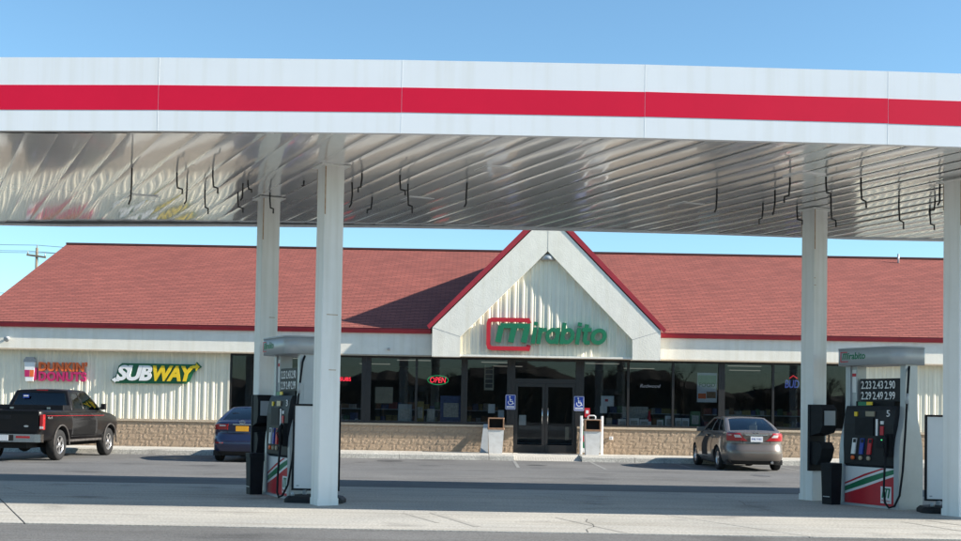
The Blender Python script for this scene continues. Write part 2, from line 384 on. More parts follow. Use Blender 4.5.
ramp_o = r_.build('kerb_ramp', M['walk'], walk)
t = MB()
for i in range(26):
    for j in range(9):
        x = 1.12+i*.0765; y = 36.0+j*.075; z = -.094+(y-35.9)/1.3*(SWZ+.094)
        t.add([(x-.018, y-.018, z), (x+.018, y-.018, z), (x+.018, y+.018, z), (x-.018, y+.018, z), (x, y, z+.014)], [(0, 1, 4), (1, 2, 4), (2, 3, 4), (3, 0, 4)])
tag(t.build('tactile_dome', M['tactile'], walk), kind='stuff')
# faded bay lines on the asphalt
for (a, b) in (((-9.2, 33.4), (-9.2, 35.8)), ((1.05, 31.5), (1.05, 35.8)), ((3.35, 31.5), (3.35, 35.8)), ((5.9, 33.0), (5.9, 35.8)), ((8.8, 32.0), (8.8, 35.8)), ((-4.6, 32.5), (-4.6, 35.8)), ((-12.2, 31), (-12.2, 35.8))):
    tag(mark('bay_line', [a, b], .09, M['stripe_paint'], -.096), 'faded white parking bay line on the asphalt', 'marking', 'faded bay lines', 'structure')

# ================================================================ STORE
store = tag(empty('store_building', (0, 0, 0)), 'long cream roadside store with red shingle roof and gabled entrance', 'store')
FY = 37.9                                         # fascia face
SOF, EAV = 3.11, 3.80                             # soffit, gutter bottom
XL, XR = -16.2, 22.0
def siding(name, x0, x1, zb, ztop, y, parent, pitch=.27):
    """ribbed metal sheet; ztop a function of x"""
    prf = []; x = x0
    while x < x1-1e-4:
        for (dx, dy) in ((0, 0), (.035, -.02), (.085, -.02), (.12, 0), (.155, 0), (.165, -.006), (.185, -.006), (.195, 0)):
            if x+dx < x1-.004: prf.append((x+dx, y+dy))
        x += pitch
    prf.append((x1, y)); v = []; f = []
    for (a, b) in prf: v += [(a, b, zb), (a, b, max(zb+.002, ztop(a)))]
    f = [(2*i, 2*i+2, 2*i+3, 2*i+1) for i in range(len(prf)-1)]
    return MB().add(v, f).build(name, M['siding'], parent)
wall = MB().box(XL+.1, -8.1, WY+.002, WY+.2, SWZ, SOF+.3).box(12.08, XR-.1, WY+.002, WY+.2, SWZ, SOF+.3)
wall.box(XL+.1, XL+.3, WY+.2, 54.8, SWZ, SOF+.6).box(XR-.3, XR-.1, WY+.2, 54.8, SWZ, SOF+.6).box(XL+.3, XR-.3, 54.6, 54.8, SWZ, SOF+.6)
wall_o = wall.build('wall', M['siding'], store)
x = -8.1
while x > -16.0:
    siding('siding_panel', x-.81, x, .94, lambda q: SOF+.02, WY, wall_o); x -= .81
x = 12.08
while x < 19.5:
    siding('siding_panel', x, x+.81, .94, lambda q: SOF+.02, WY, wall_o); x += .81
MB().box(-8.1, -8.04, WY-.035, WY+.2, .94, SOF+.02).box(12.04, 12.08, WY-.035, WY+.2, .94, SOF+.02).build('corner_trim', M['siding'], wall_o)
# split-face block base
def block_variant(i):
    rnd = random.Random(i); nx, nz = 7, 4; w, h = .395, .197; v = []; f = []
    for k in range(nz+1):
        for j in range(nx+1):
            e = j in (0, nx) or k in (0, nz)
            v.append((w*j/nx+(0 if e else rnd.uniform(-.012, .012)), -(rnd.uniform(.010, .016) if e else rnd.uniform(.010, .025)), h*k/nz))
    f = [(k*(nx+1)+j, k*(nx+1)+j+1, (k+1)*(nx+1)+j+1, (k+1)*(nx+1)+j) for k in range(nz) for j in range(nx)]
    n0 = len(v); v += [(0, .08, 0), (w, .08, 0), (w, .08, h), (0, .08, h)]
    a, b, c, d = 0, nx, (nz+1)*(nx+1)-1, nz*(nx+1)
    f += [(n0, n0+1, b, a), (b, n0+1, n0+2, c), (c, n0+2, n0+3, d), (d, n0+3, n0, a)]
    return MB().add(v, f).mesh('block', M['block'])
BV = [block_variant(i) for i in range(6)]
def wainscot(x0, x1):
    w = MB().box(x0, x1, WY-.02, WY+.15, SWZ, .86).build('base_wall', M['mortar'], store)
    for c in range(4):
        x = x0+(.2 if c % 2 else 0)
        if c % 2:
            o = obj('block', random.choice(BV), w, (x0, WY-.06, SWZ+.002+c*.2)); o.scale.x = .49
        while x < x1-.05:
            L_ = min(.4, x1-x)
            o = obj('block', random.choice(BV), w, (x+.0025, WY-.06, SWZ+.002+c*.2)); o.scale.x = L_/.4; x += .4
    MB().box(x0, x1, WY-.11, WY+.03, .865, .935).build('cap_course', M['cap'], w)
wainscot(-15.9, -8.04); wainscot(-8.0, 1.08); wainscot(3.12, 12.0); wainscot(12.08, 15.7)
# storefront windows
def window(x0, x1, post_l=.06, post_r=.06, zb=.94, zt=SOF-.02, sub=None):
    b = MB(); y0, y1 = WY-.03, WY+.09
    b.box(x0, x0+post_l, y0, y1, zb, zt).box(x1-post_r, x1, y0, y1, zb, zt)
    b.box(x0+post_l, x1-post_r, y0+.004, y1, zb, zb+.06).box(x0+post_l, x1-post_r, y0+.004, y1, zt-.07, zt)
    w = b.build('window', M['bronze'], store)
    MB().box(x0+post_l, x1-post_r, WY+.02, WY+.028, zb+.06, zt-.07).build('pane', M['glass'], w)
wins = [(-8.02, -6.55), (-6.55, -5.1), (-5.1, -3.66), (-3.66, -2.05), (-2.05, -.51), (-.51, 1.0), (3.2, 4.75), (4.75, 6.19), (6.19, 7.75), (7.75, 9.4), (9.4, 11.0), (11.0, 12.03)]
thick = {-3.66: .15, -.51: .1, 7.75: .1, 1.0: .14, 3.2: .13}
for (a, b) in wins: window(a+.001, b-.001, thick.get(a, .035), thick.get(b, .035))
MB().box(1.0, 1.12, WY-.04, WY+.1, SWZ, SOF-.02).box(3.06, 3.199, WY-.04, WY+.1, SWZ, SOF-.02).box(1.121, 3.059, WY-.035, WY+.1, 2.30, 2.44).box(1.121, 3.059, WY-.035, WY+.1, 3.0, SOF-.02).build('door_frame', M['bronze'], store)
MB().box(1.121, 3.059, WY+.02, WY+.028, 2.441, 2.999).build('transom_pane', M['glass'], store)
for (a, b, hx) in ((1.125, 2.085, 2.0), (2.095, 3.055, 2.18)):
    d = MB().box(a, a+.09, WY-.02, WY+.04, SWZ+.01, 2.295).box(b-.09, b, WY-.02, WY+.04, SWZ+.01, 2.295).box(a+.09, b-.09, WY-.018, WY+.04, SWZ+.01, SWZ+.26).box(a+.09, b-.09, WY-.018, WY+.04, 2.18, 2.295).build('door', M['bronze'], store)
    MB().box(a+.09, b-.09, WY+.005, WY+.013, SWZ+.26, 2.18).build('pane', M['glass'], d)
    MB().tube([(hx, WY-.021, 1.0), (hx, WY-.08, 1.0), (hx, WY-.08, 1.5), (hx, WY-.021, 1.5)], .016, 8).build('handle', M['chrome'], d)
# fascia band, soffit, gutter
fb = MB()
for (a, b) in ((XL, -1.55), (5.63, XR)): fb.box(a, b, FY, FY+.1, SOF, EAV+.02)
fb.build('fascia_band', M['stucco'], store)
MB().box(XL, XR, FY+.1, WY+.25, SOF+.02, SOF+.05).build('soffit', M['soffit'], store)
MB().box(XL, XR, FY-.012, FY-.001, SOF-.035, SOF+.012).build('drip_edge', M['cap'], store)
for (a, b) in ((XL-.15, -1.6), (5.68, XR)):
    s = MB(); p = [(FY, EAV), (FY-.09, EAV+.01), (FY-.13, EAV+.10), (FY-.13, EAV+.16), (FY, EAV+.16)]
    n = len(p); s.add([(a, q[0], q[1]) for q in p]+[(b, q[0], q[1]) for q in p], [tuple(range(n)), tuple(range(2*n-1, n-1, -1))]+[(i, i+n, (i+1) % n+n, (i+1) % n) for i in range(n)])
    fix_normals(s.build('gutter', M['redtrim'], store).data)
# roof: stepped shingle courses
RY, RZ, EY, EZ = 46.5, 7.62, 37.74, EAV+.15
def course_roof(A, B, length, name, u0, side=1, mod=None):
    """A lower-left, B lower-right corners of eave (Vector), 'length' vector up the slope"""
    n = int(length.length/.145); up_ = length/n; nrm = (B-A).cross(length).normalized(); mb = MB(); uvs = []
    for i in range(n):
        p0 = A+up_*i; p1 = B+up_*i; q0 = A+up_*(i+1); q1 = B+up_*(i+1); h = nrm*.010; h2 = nrm*.001
        mb.add([p0+h, p1+h, q1+h2, q0+h2, p0, p1], [(0, 1, 2, 3), (4, 5, 1, 0)])
    W_ = (B-A).length
    me = mb.mesh(name, M['roof']); l = me.uv_layers.new(name='UVMap'); ax = (B-A).normalized(); ul = length.normalized()
    for lp in me.loops:
        c = me.vertices[lp.vertex_index].co-A; fi = lp.index
        vv = c.dot(ul); l.data[lp.index].uv = (u0+c.dot(ax), vv*(.145/(up_.length)))
    return obj(name, me, store)
roof_o = course_roof(Vector((XL-.1, EY, EZ)), Vector((XR, EY, EZ)), Vector((0, RY-EY, RZ-EZ)), 'roof', 0)
bk = MB().add([(XL-.1, RY+.01, RZ), (XR, RY+.01, RZ), (XR, 55.3, EZ), (XL-.1, 55.3, EZ)], [(0, 1, 2, 3)])
me = bk.mesh('roof_back', M['roof']); l = me.uv_layers.new(name='UVMap')
for lp in me.loops: c = me.vertices[lp.vertex_index].co; l.data[lp.index].uv = (c.x, c.y)
obj('roof_back', me, roof_o)
for xx in (XL+.1, XR-.2):
    MB().add([(xx, EY+.2, EZ-.05), (xx, 55, EZ-.05), (xx, RY, RZ-.06)], [(0, 1, 2)]).build('end_gable', M['siding'], store)
MB().prism([(XL-.1, RY-.13), (XR, RY-.13), (XR, RY+.13), (XL-.1, RY+.13)], RZ-.02, RZ+.045).build('ridge_cap', mat('ridge_vent', (.07, .03, .03), .9, var=.2), roof_o)
MB().tube([(16.1, RY-.6, RZ-.3), (16.1, RY-.6, RZ+.1)], .04).build('vent_pipe', M['pumpgrey'], roof_o)
# entrance gable
GY = 37.25; GX = 2.05; S_ = 1.015
def gz(x, top): return top-S_*abs(x-GX)
OT, IT = 7.60, 6.43
legb = 3.06
for sgn in (-1, 1):
    xo = GX+sgn*3.58; xi = GX+sgn*2.70
    poly = [(xi, legb), (xo, legb), (xo, gz(xo, OT)), (GX+sgn*.003, OT-.003*S_), (GX+sgn*.003, IT), (xi, gz(xi, IT))]
    if sgn < 0: poly = poly[::-1]
    fix_normals(MB().front(poly, GY, GY+.5).build('rake_fascia', M['stucco'], store).data)
    # joint between rake and leg, and at apex
    a = Vector((xi, gz(xi, IT))); b = Vector((xo, gz(xo, OT)-.0)); 
    j = MB(); ribbon(j, [a, b], .012, GY-.0005, .002); j.build('joint', M['groove'], store)
    # red rake trim and cross-gable roof slope
    e = sgn
    A = Vector((GX+e*3.68, GY-.0, gz(GX+e*3.68, OT+.05))); B = Vector((GX, GY-.06, OT+.05))
    n2 = Vector((e*S_, 1)).normalized()*.17
    poly = [(A.x, A.z), (B.x, B.z), (B.x, B.z+.17*1.42), (A.x+n2.x*.6, A.z+n2.y*.9)]
    if e > 0: poly = poly[::-1]
    fix_normals(MB().front(poly, GY-.022, GY+.05).build('rake_trim', M['redtrim'], store).data)
    yv = lambda z: EY+(z-EZ)/((RZ-EZ)/(RY-EY))
    zt = OT+.17; ze = gz(GX+e*3.66, OT)+.15
    P = [Vector((GX+e*3.66, GY-.012, ze)), Vector((GX, GY-.012, zt)), Vector((GX, yv(zt)+.0, zt)), Vector((GX+e*3.66, max(yv(ze), GY+.3), ze))]
    me = MB().add(P, [(0, 1, 2, 3) if e < 0 else (3, 2, 1, 0)]).mesh('gable_roof', M['roof']); l = me.uv_layers.new(name='UVMap')
    for lp in me.loops: c = me.vertices[lp.vertex_index].co; l.data[lp.index].uv = (c.y, abs(c.x-GX)*1.42)
    obj('gable_roof', me, roof_o)
ribbon(j := MB(), [(GX, IT), (GX, OT)], .012, GY-.0005, .002); j.build('joint', M['groove'], store)
x = -.65
while x < 4.7:
    siding('gable_siding_panel', x, min(x+.54, 4.75), SOF+.02, lambda q: gz(q, IT)+.02 if gz(q, IT) > SOF else SOF, GY+.20, store); x += .54
MB().box(GX-2.70, GX+2.70, GY+.05, GY+.3, SOF-.03, SOF+.03).build('gable_sill', M['stucco'], store)
MB().box(GX-3.55, GX+3.55, GY+.3, WY+.25, SOF+.0, SOF+.018).build('gable_soffit', M['soffit'], store)
# spot light under the apex, cameras on the fascia
def flood(name, x, y, z, label, s=1.):
    o = tag(empty(name, (x, y, z)), label, 'light')
    MB().box(-.03*s, .03*s, -.08*s, 0, -.03*s, .03*s).build('bracket', M['pumpgrey'], o)
    MB().lathe([(.001, 0), (.05*s, 0), (.09*s, .10*s), (.10*s, .16*s), (.001, .15*s)], 14, Matrix.Translation((0, -.08*s, 0)) @ Matrix.Rotation(R(115), 4, 'X')).build('head', M['pumpgrey'], o)
    return o
sp = tag(empty('gable_spotlight', (2.06, GY+.2, 6.28)), 'grey dome spotlight tucked under the gable apex', 'light')
MB().lathe([(.001, .10), (.08, .09), (.20, .0), (.23, -.12), (.20, -.12), (.001, -.02)], 16).build('shade', M['pumpgrey'], sp)
MB().box(-.05, .05, 0, .06, .02, .12).build('bracket', M['pumpgrey'], sp)
c_ = at(389, 348, FY); flood('fascia_camera', c_.x, FY-.001, 3.32, 'small dark camera on the cream fascia beside the gable leg', .5)
flood('fascia_floodlight', -15.05, FY-.001, 3.45, 'small grey floodlight on the cream fascia above the doughnut sign', .9)

# interior seen through the glass
inn = tag(empty('store_interior'), 'dim shop interior behind the storefront glass', 'interior', kind='structure')
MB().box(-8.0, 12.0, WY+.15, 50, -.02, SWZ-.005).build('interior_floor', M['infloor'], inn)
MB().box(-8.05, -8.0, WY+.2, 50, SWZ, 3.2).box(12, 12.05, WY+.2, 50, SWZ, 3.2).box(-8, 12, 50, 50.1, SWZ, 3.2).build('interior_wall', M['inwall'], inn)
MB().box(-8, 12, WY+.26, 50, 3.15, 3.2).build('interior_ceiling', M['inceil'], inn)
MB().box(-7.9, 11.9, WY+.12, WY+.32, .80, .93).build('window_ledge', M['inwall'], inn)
for (x, y) in ((-6, 41), (-2.3, 41), (.6, 41.5), (4.2, 41), (9.1, 41), (-4, 45), (1, 45), (6, 45), (10, 45)):
    o = tag(empty('ceiling_tube_light', (x, y, 3.149)), 'lit fluorescent strip on the shop ceiling', 'light', 'strip lights in the shop')
    MB().box(-.6, .6, -.09, .09, -.06, 0).build('housing', M['inceil'], o)
    MB().tube([(-.58, 0, -.075), (.58, 0, -.075)], .015, 6).build('tube', M['tube'], o)
def shelf(x, y, w, label, rz=0, levels=4, h=1.5):
    o = tag(empty('shop_shelf', (x, y, SWZ-.005), rz), label, 'shelf', 'shelves in the shop')
    MB().box(-w/2, w/2, .0, .05, 0, h).build('back_panel', M['inwall'], o)
    for k in range(levels):
        z = .12+k*(h-.25)/(levels-1)*.95
        sh = MB().box(-w/2, w/2, -.4, -.001, z, z+.03).build('shelf_board', M['pumpgrey'], o)
        xx = -w/2+.02
        while xx < w/2-.2:
            a = random.uniform(.12, .3); hh = random.uniform(.12, .25)
            MB().box(xx, xx+a-.015, -.36, -.08, z+.031, z+.03+hh).build('product', M['prod%d' % random.randrange(6)], sh); xx += a
for (x, y, w, l_) in ((-5.2, 40.6, 2.4, 'stocked shelf behind the window beside the navy sedan'), (-2.4, 40.2, 2.2, 'stocked shelf behind the window with the open sign'), (.0, 41.5, 1.6, 'stocked shelf seen beside the entrance doors'), (5.6, 40.9, 2.4, 'stocked shelf behind the window with the white boxes'), (8.6, 40.3, 2.2, 'stocked shelf behind the window above the taupe sedan'), (10.6, 41.6, 2.0, 'stocked shelf behind the window with the blue neon')):
    shelf(x, y, w, l_)

# ================================================================ CANOPY
CZ = 4.96; CB, CT = 4.93, 5.875;
def crown(x): x = max(-8, min(8, x)); return -.0014*x*x         # the long canopy is very slightly crowned
NY, BY = 15.1, 23.1; SKC = math.tan(R(26)); JX = -4.18; PW = 3.112
K0, K1 = -4, 10
canopy = tag(empty('fuel_canopy'), 'flat white fuel canopy with red stripe on square columns', 'canopy')
def fascia_run(p0, dirv, nrm, n, w, first=0):
    for i in range(n):
        a = p0+dirv*(w*i+.0025); b = p0+dirv*(w*(i+1)-.0025)
        a.z += crown(a.x); b.z += crown(b.x)
        o = MB(); q = nrm*.05; jit = random.uniform(-.0025, .0025)
        o.add([a, b, b-q, a-q]+[v_+Vector((0, 0, CT-CB)) for v_ in (a, b, b-q, a-q)], [(0, 1, 5, 4), (2, 3, 7, 6), (1, 2, 6, 5), (3, 0, 4, 7), (4, 5, 6, 7), (3, 2, 1, 0)])
        pn = o.build('fascia_panel', M['fascia'], canopy)
        s = MB(); z0, z1 = 5.20-CB+jit, 5.52-CB+jit; a2 = a+nrm*.004; b2 = b+nrm*.004
        s.add([a2+Vector((0, 0, z0)), b2+Vector((0, 0, z0)), b2+Vector((0, 0, z1)), a2+Vector((0, 0, z1)), a+Vector((0, 0, z0)), b+Vector((0, 0, z0)), b+Vector((0, 0, z1)), a+Vector((0, 0, z1))],
              [(0, 1, 2, 3), (4, 5, 1, 0), (3, 2, 6, 7), (1, 5, 6, 2), (4, 0, 3, 7)])
        s.build('stripe', M['stripe'], pn)
        jc = MB(); e1 = b+dirv*.0052; e0 = b-dirv*.0004; nz_ = Vector((0, 0, CT-CB))
        jc.add([e0+nrm*.0012, e1+nrm*.0012, e1+nrm*.0012+nz_, e0+nrm*.0012+nz_, e0, e1, e1+nz_, e0+nz_], [(0, 1, 2, 3), (4, 0, 3, 7), (1, 5, 6, 2), (3, 2, 6, 7), (4, 5, 1, 0)])
        jc.build('joint_cover', M['joint_white'], pn)
XA, XB = JX+PW*K0, JX+PW*K1; SH = -SKC*(BY-NY)
fascia_run(Vector((XA, NY, CB)), Vector((1, 0, 0)), Vector((0, -1, 0)), K1-K0, PW)
fascia_run(Vector((XB+SH, BY, CB)), Vector((-1, 0, 0)), Vector((0, 1, 0)), K1-K0, PW)
ed = Vector((SH, BY-NY, 0)); el = ed.length; ed.normalize(); en = Vector((ed.y, -ed.x, 0))
fascia_run(Vector((XB+.02, NY+.02, CB)), ed, en, 3, el/3-.01)
fascia_run(Vector((XA+SH-.02, BY-.02, CB)), -ed, -en, 3, el/3-.01)
MB().prism([(XA, NY+.06), (XB, NY+.06), (XB+SH, BY-.06), (XA+SH, BY-.06)], CZ+.12, CZ+.5).build('deck_frame', M['column'], canopy)
# ceiling trim angles
for i in range(K1-K0):
    for (sh, ya, yb, dz) in ((0, NY+.052, NY+.14, .012), (SH, BY-.17, BY-.052, -.004)):
        a = XA+PW*i+sh; b = a+PW; za, zc_ = CB+dz+crown(a), CB+dz+crown(b)
        MB().add([(a, ya, za), (b, ya, zc_), (b, yb, zc_), (a, yb, za)]+[(a, ya, za+.03), (b, ya, zc_+.03), (b, yb, zc_+.03), (a, yb, za+.03)], [(0, 3, 2, 1), (4, 5, 6, 7), (0, 1, 5, 4), (1, 2, 6, 5), (2, 3, 7, 6), (3, 0, 4, 7)]).build('edge_trim', M['fascia'], canopy)
# deck pans, each slightly bowed and dented
DW = .444
def deck_variant(i):
    rnd = random.Random(100+i); nu, nv = 8, 16; y0, y1 = NY+.11, BY-.165; v = []
    ph = rnd.uniform(0, 6); amp = rnd.uniform(.0010, .0024); tl = rnd.uniform(-.003, .003); am2 = rnd.uniform(.0003, .0009); fr = rnd.uniform(5, 9)
    for k in range(nv+1):
        for j in range(nu+1):
            a = j/nu; b = k/nv; y = y0+(y1-y0)*b; x = a*(DW-.005)+.0025-SKC*(y-y0)
            z = -amp*math.sin(math.pi*a)+tl*(a-.5)+am2*math.sin(ph+fr*b)*math.sin(math.pi*a*2+ph)+(.003 if j in (0, nu) else 0)
            v.append((x, y, z))
    f = [(k*(nu+1)+j, (k+1)*(nu+1)+j, (k+1)*(nu+1)+j+1, k*(nu+1)+j+1) for k in range(nv) for j in range(nu)]
    return MB().add(v, f, True).mesh('deck_panel', M['deck'])
DV = [deck_variant(i) for i in range(9)]
xx = XA+.06
while xx < XB-.4:
    obj('deck_panel', random.choice(DV), canopy, (xx, 0, CZ+crown(xx-1.9)+random.uniform(-.001, .001))); xx += DW
# recessed lights
ISL = 9.21
for base in (-4.5, .15):
    for k in range(-1, 3):
        for (dx, y) in ((0, 17.4), (-1.27, 20.05)):
            X = base+k*ISL+dx
            if not -15 < X < 17: continue
            f_ = MB().box(-.22, .22, -.22, .22, -.006, .06).build('light_fixture', M['deck'], canopy, (X, y, CZ-.003+crown(X))); f_.rotation_euler.z = R(26)
            MB().box(-.18, .18, -.18, .18, -.010, -.0065).build('lens', M['deck'], f_)
# columns
LZ = R(-62)
def column(x, y, rusty):
    c = MB(); w = .1525
    c.box(-w, w, -w, w, .012, CZ+.1, bev=.012)
    o = c.build('column', M['column'], canopy, (x, y, 0)); o.rotation_euler.z = LZ
    MB().box(-w-.07, w+.07, -w-.07, w+.07, CZ+crown(x)-.03, CZ+crown(x)-.012).build('top_flange', M['column'], o)
    MB().box(-w-.006, w+.006, -w-.006, w+.006, 0, .10).build('base_wrap', M['column'], o)
    for (z, a, b) in rusty:
        MB().box(w-.001, w+.002, a, b, z, z+.012).build('rust_streak', M['rust'], o)
    if rusty:
        MB().box(w-.001, w+.0025, -w+.005, -w+.022, CZ-.75, CZ-.05).build('rust_streak', M['rust'], o)
        MB().box(-w-.0025, -w+.001, -w+.0, -w+.012, CZ-.5, CZ-.05).build('rust_streak', M['rust'], o)
    return o
COLS = [(-2.24, 17.35), (6.97, 17.35), (-3.64, 20.1), (5.63, 20.1)]
column(*COLS[0], [(2.75, -.08, .09), (1.95, -.03, .08)]); column(*COLS[1], [(2.2, -.05, .02)]); column(*COLS[2], [(2.9, .0, .1)]); column(*COLS[3], [(3.6, -.15, -.11), (3.72, -.15, -.12)])
for d in (-ISL, ISL):
    if d > 0:
        column(COLS[1][0]+d, 17.35, []); column(COLS[3][0]+d, 20.1, [])
    else:
        column(COLS[0][0]+d, 17.35, []); column(COLS[2][0]+d, 20.1, [])
# bent wires hanging from the deck
HK = [(132, 166, 204, 0), (177, 171, 194, 1), (187, 182, 204, 0), (205, 189, 214, 1), (213, 169, 194, 1), (238, 192, 213, 1), (243, 183, 201, 0), (248, 180, 193, 1), (270, 193, 214, 1), (304, 181, 187, 0),
      (341, 193, 209, 0), (352, 183, 209, 0), (362, 174, 194, 1), (372, 198, 215, 1), (400, 176, 197, 1), (408, 185, 215, 1), (467, 184, 209, 0), (717, 189, 213, 0), (763, 202, 224, 1), (775, 190, 215, 0),
      (790, 176, 203, 1), (797, 205, 224, 1), (826, 176, 198, 1), (831, 196, 226, 1), (861, 176, 207, 1), (899, 196, 227, 1), (930, 205, 227, 1), (935, 196, 211, 1), (940, 179, 203, 0)]
for (x, ya, yb, kink) in HK:
    p = atz(x, ya, CZ-.02); s = F_PX/p.y; L_ = (yb-ya)/s
    if kink:
        sg = random.choice((-1, -1, 1)); e = random.uniform(.05, .09)
        pts = [(0, 0, 0), (0, 0, -L_*.30), (-sg*.012, 0, -L_*.66), (-sg*.01, 0, -L_*.72), (-sg*e, random.uniform(-.03, .03), -L_*.78), (-sg*e, 0, -L_)]
    else:
        pts = [(0, 0, 0), (random.uniform(-.01, .01), 0, -L_*.5), (random.uniform(-.02, .0), 0, -L_*.85), (-.035, 0, -L_)]
    h = MB().tube(pts, .0135, 6, smooth=False).build('hanging_wire', M['hook'], None, (p.x, p.y, CZ+crown(p.x)+.004))
    tag(h, 'short black wire with a bent end hanging from the canopy ceiling' if kink else 'short straight black wire hanging from the canopy ceiling', 'wire', 'kinked wires on the canopy ceiling' if kink else 'straight wires on the canopy ceiling')

# ================================================================ FUEL DISPENSERS
def logo_m(mb, x0, x1, z0, z1, y, d):               # lower-case m of three slanted stems and two arches
    w = (x1-x0)*.165; sl = (z1-z0)*.18; zt = z1-w*.55
    for k in range(3):
        x = x0+w/2+k*((x1-x0)-w-sl)/2; ribbon(mb, [(x, z0), (x+sl, zt)], w, y, d)
    a = x0+w/2+sl; b = x0+w/2+((x1-x0)-w-sl)+sl
    ribbon(mb, [(a-w*.2, zt), (b+w*.5, zt)], w*.85, y-.0006, d)
def dispenser(loc, digits, number, label):
    o = tag(empty('fuel_dispenser', loc, LZ), label, 'fuel pump', 'fuel pumps under the canopy')
    for sg in (-1, 1):                               # shouldered end panels
        prf = [(-.26, .0), (-.26, .80), (-.25, .95), (-.225, 1.1), (-.175, 1.27), (-.14, 1.45), (-.13, 1.65), (-.13, 2.23)]
        full = prf+[(-a, b) for a, b in prf[::-1]]
        m = Matrix(((0, 0, 1, sg*.57), (1, 0, 0, 0), (0, 1, 0, 0), (0, 0, 0, 1)))
        e = MB().prism(full, -.05, .05, m).build('end_panel', M['pumpgrey'], o); fix_normals(e.data)
    MB().box(-.519, .519, -.20, .20, .02, .64).build('cabinet', M['pumpgrey'], o)
    hd = MB()
    for sd in (1, -1):
        pass
    prf = [(-.20, .62), (-.255, .66), (-.27, .95), (-.265, 1.30), (-.23, 1.52), (-.20, 1.585)]
    full = prf+[(-a, b) for a, b in prf[::-1]]
    m = Matrix(((0, 0, 1, 0), (1, 0, 0, 0), (0, 1, 0, 0), (0, 0, 0, 1)))
    head = MB().prism(full, -.518, .518, m).build('control_head', M['pumpblk'], o); fix_normals(head.data)
    cap = MB().prism([(p[0], p[1]) for p in rrect(-.68, .68, -.36, .36, .22, 8)], 2.23, 2.50, smooth=True).build('top_cap', M['pumpgrey'], o)
    MB().prism([(p[0], p[1]) for p in rrect(-.685, .685, -.365, .365, .224, 8)], 2.485, 2.508, smooth=True).build('cap_rim', M['pumpgrey'], cap)
    pb = MB().box(-.32, .515, -.115, .115, 1.662, 2.02).build('price_board', M['pumpblk'], o); MB().box(-.519, -.40, -.10, .10, 1.586, 2.229).build('upright', M['pumpgrey'], o)
    MB().box(-.40, .40, -.12, .12, 1.585, 1.66).build('topper', M['blackplastic'], o)
    MB().box(-.28, -.02, -.20, -.185, 1.59, 1.65).build('sticker', M['green'], o); MB().box(-.1, .02, -.202, -.19, 1.60, 1.65).build('sticker', M['yellow'], o)
    for sd in (0, math.pi):
        Rz = Matrix.Rotation(sd, 4, 'Z')
        def pt(me, name, par):
            me.transform(Rz); return obj(name, me, par)
        def bx(name, m_, x0, x1, y0, y1, z0, z1, par): return pt(MB().box(x0, x1, y0, y1, z0, z1).mesh(name, m_), name, par)
        door = bx('door_panel', M['white_print'], -.515, .515, -.235, -.202, .03, .615, o)
        pt(MB().front([(-.514, .031), (.514, .031), (.514, .50), (.30, .435), (-.10, .30), (-.514, .175)], -.2375, -.235).mesh('red_field', M['red']), 'red_field', door)
        pt(MB().front([(-.514, .215), (-.10, .345), (.30, .475), (.514, .54), (.514, .61), (.25, .545), (-.10, .44), (-.514, .29)], -.2375, -.235).mesh('green_stripe', M['green']), 'green_stripe', door)
        pt(MB().front([(-.514, .325), (-.10, .475), (.20, .572), (.34, .612), (.25, .612), (-.10, .51), (-.514, .352)], -.2375, -.235).mesh('red_stripe', M['red']), 'red_stripe', door)
        lp = bx('logo_plate', M['white_print'], .24, .455, -.2405, -.2376, .075, .335, door)
        mb = MB(); logo_m(mb, .262, .435, .16, .315, -.2406, .002); pt(mb.mesh('logo_letter', M['green']), 'logo_letter', lp) if False else pt(mb.mesh('logo_letter', M['green']), 'logo_letter', door)
        pt(text_mesh('logo_text', 'Mirabito', M['red'], .265, .43, .095, .135, -.2406, .002), 'logo_text', door)
        # electronics
        bx('screen_bezel', M['blackplastic'], -.26, .12, -.285, -.26, 1.12, 1.40, head)
        bx('display', M['screen'], -.08, .10, -.288, -.286, 1.375, 1.46, head) if False else bx('display', M['screen'], -.06, .12, -.262, -.235, 1.42, 1.50, head)
        bx('sticker', M['yellow'], -.30, -.24, -.262, -.24, 1.42, 1.49, head)
        bx('label', M['white_print'], .17, .205, -.283, -.265, 1.12, 1.38, head)
        bx('label', M['red'], .255, .325, -.279, -.262, 1.13, 1.27, head)
        bx('label', M['white_print'], .26, .32, -.276, -.255, 1.30, 1.35, head)
        bx('card_reader', M['blackplastic'], .20, .36, -.30, -.262, .93, 1.10, head)
        bx('card_light', emis('card_light', (.1, .9, .3), .5) if 'cl' not in M else M['cl'], .30, .325, -.304, -.3005, 1.05, 1.065, head)
        bx('yellow_tag', M['cardboard'], .37, .43, -.30, -.262, .92, 1.0, head)
        for k, (mk, mk2) in enumerate((('white_print', 'yellow'), ('blue', 'yellow'), ('red', 'orange'))):
            x = -.34+k*.165
            pt(MB().front([(x, .82), (x+.075, .82), (x+.115, 1.07), (x+.04, 1.07)], -.291, -.262).mesh('grade_button', M[mk]), 'grade_button', head)
            pt(MB().lathe([(.001, 0), (.034, 0), (.034, .03), (.001, .03)], 10, Matrix.Translation((x+.03, -.262, .76)) @ Matrix.Rotation(R(90), 4, 'X')).mesh('octane_badge', M['cardboard'] if k else M['orange']), 'octane_badge', head)
            pt(MB().front([(x+.045, 1.0), (x+.105, 1.0), (x+.113, 1.06), (x+.053, 1.06)], -.2925, -.2912).mesh('grade_label', M['pumpblk']), 'grade_label', head)
        # nozzle boot
        bx('nozzle_boot', M['blackplastic'], .38, .51, -.33, -.262, .80, 1.16, head)
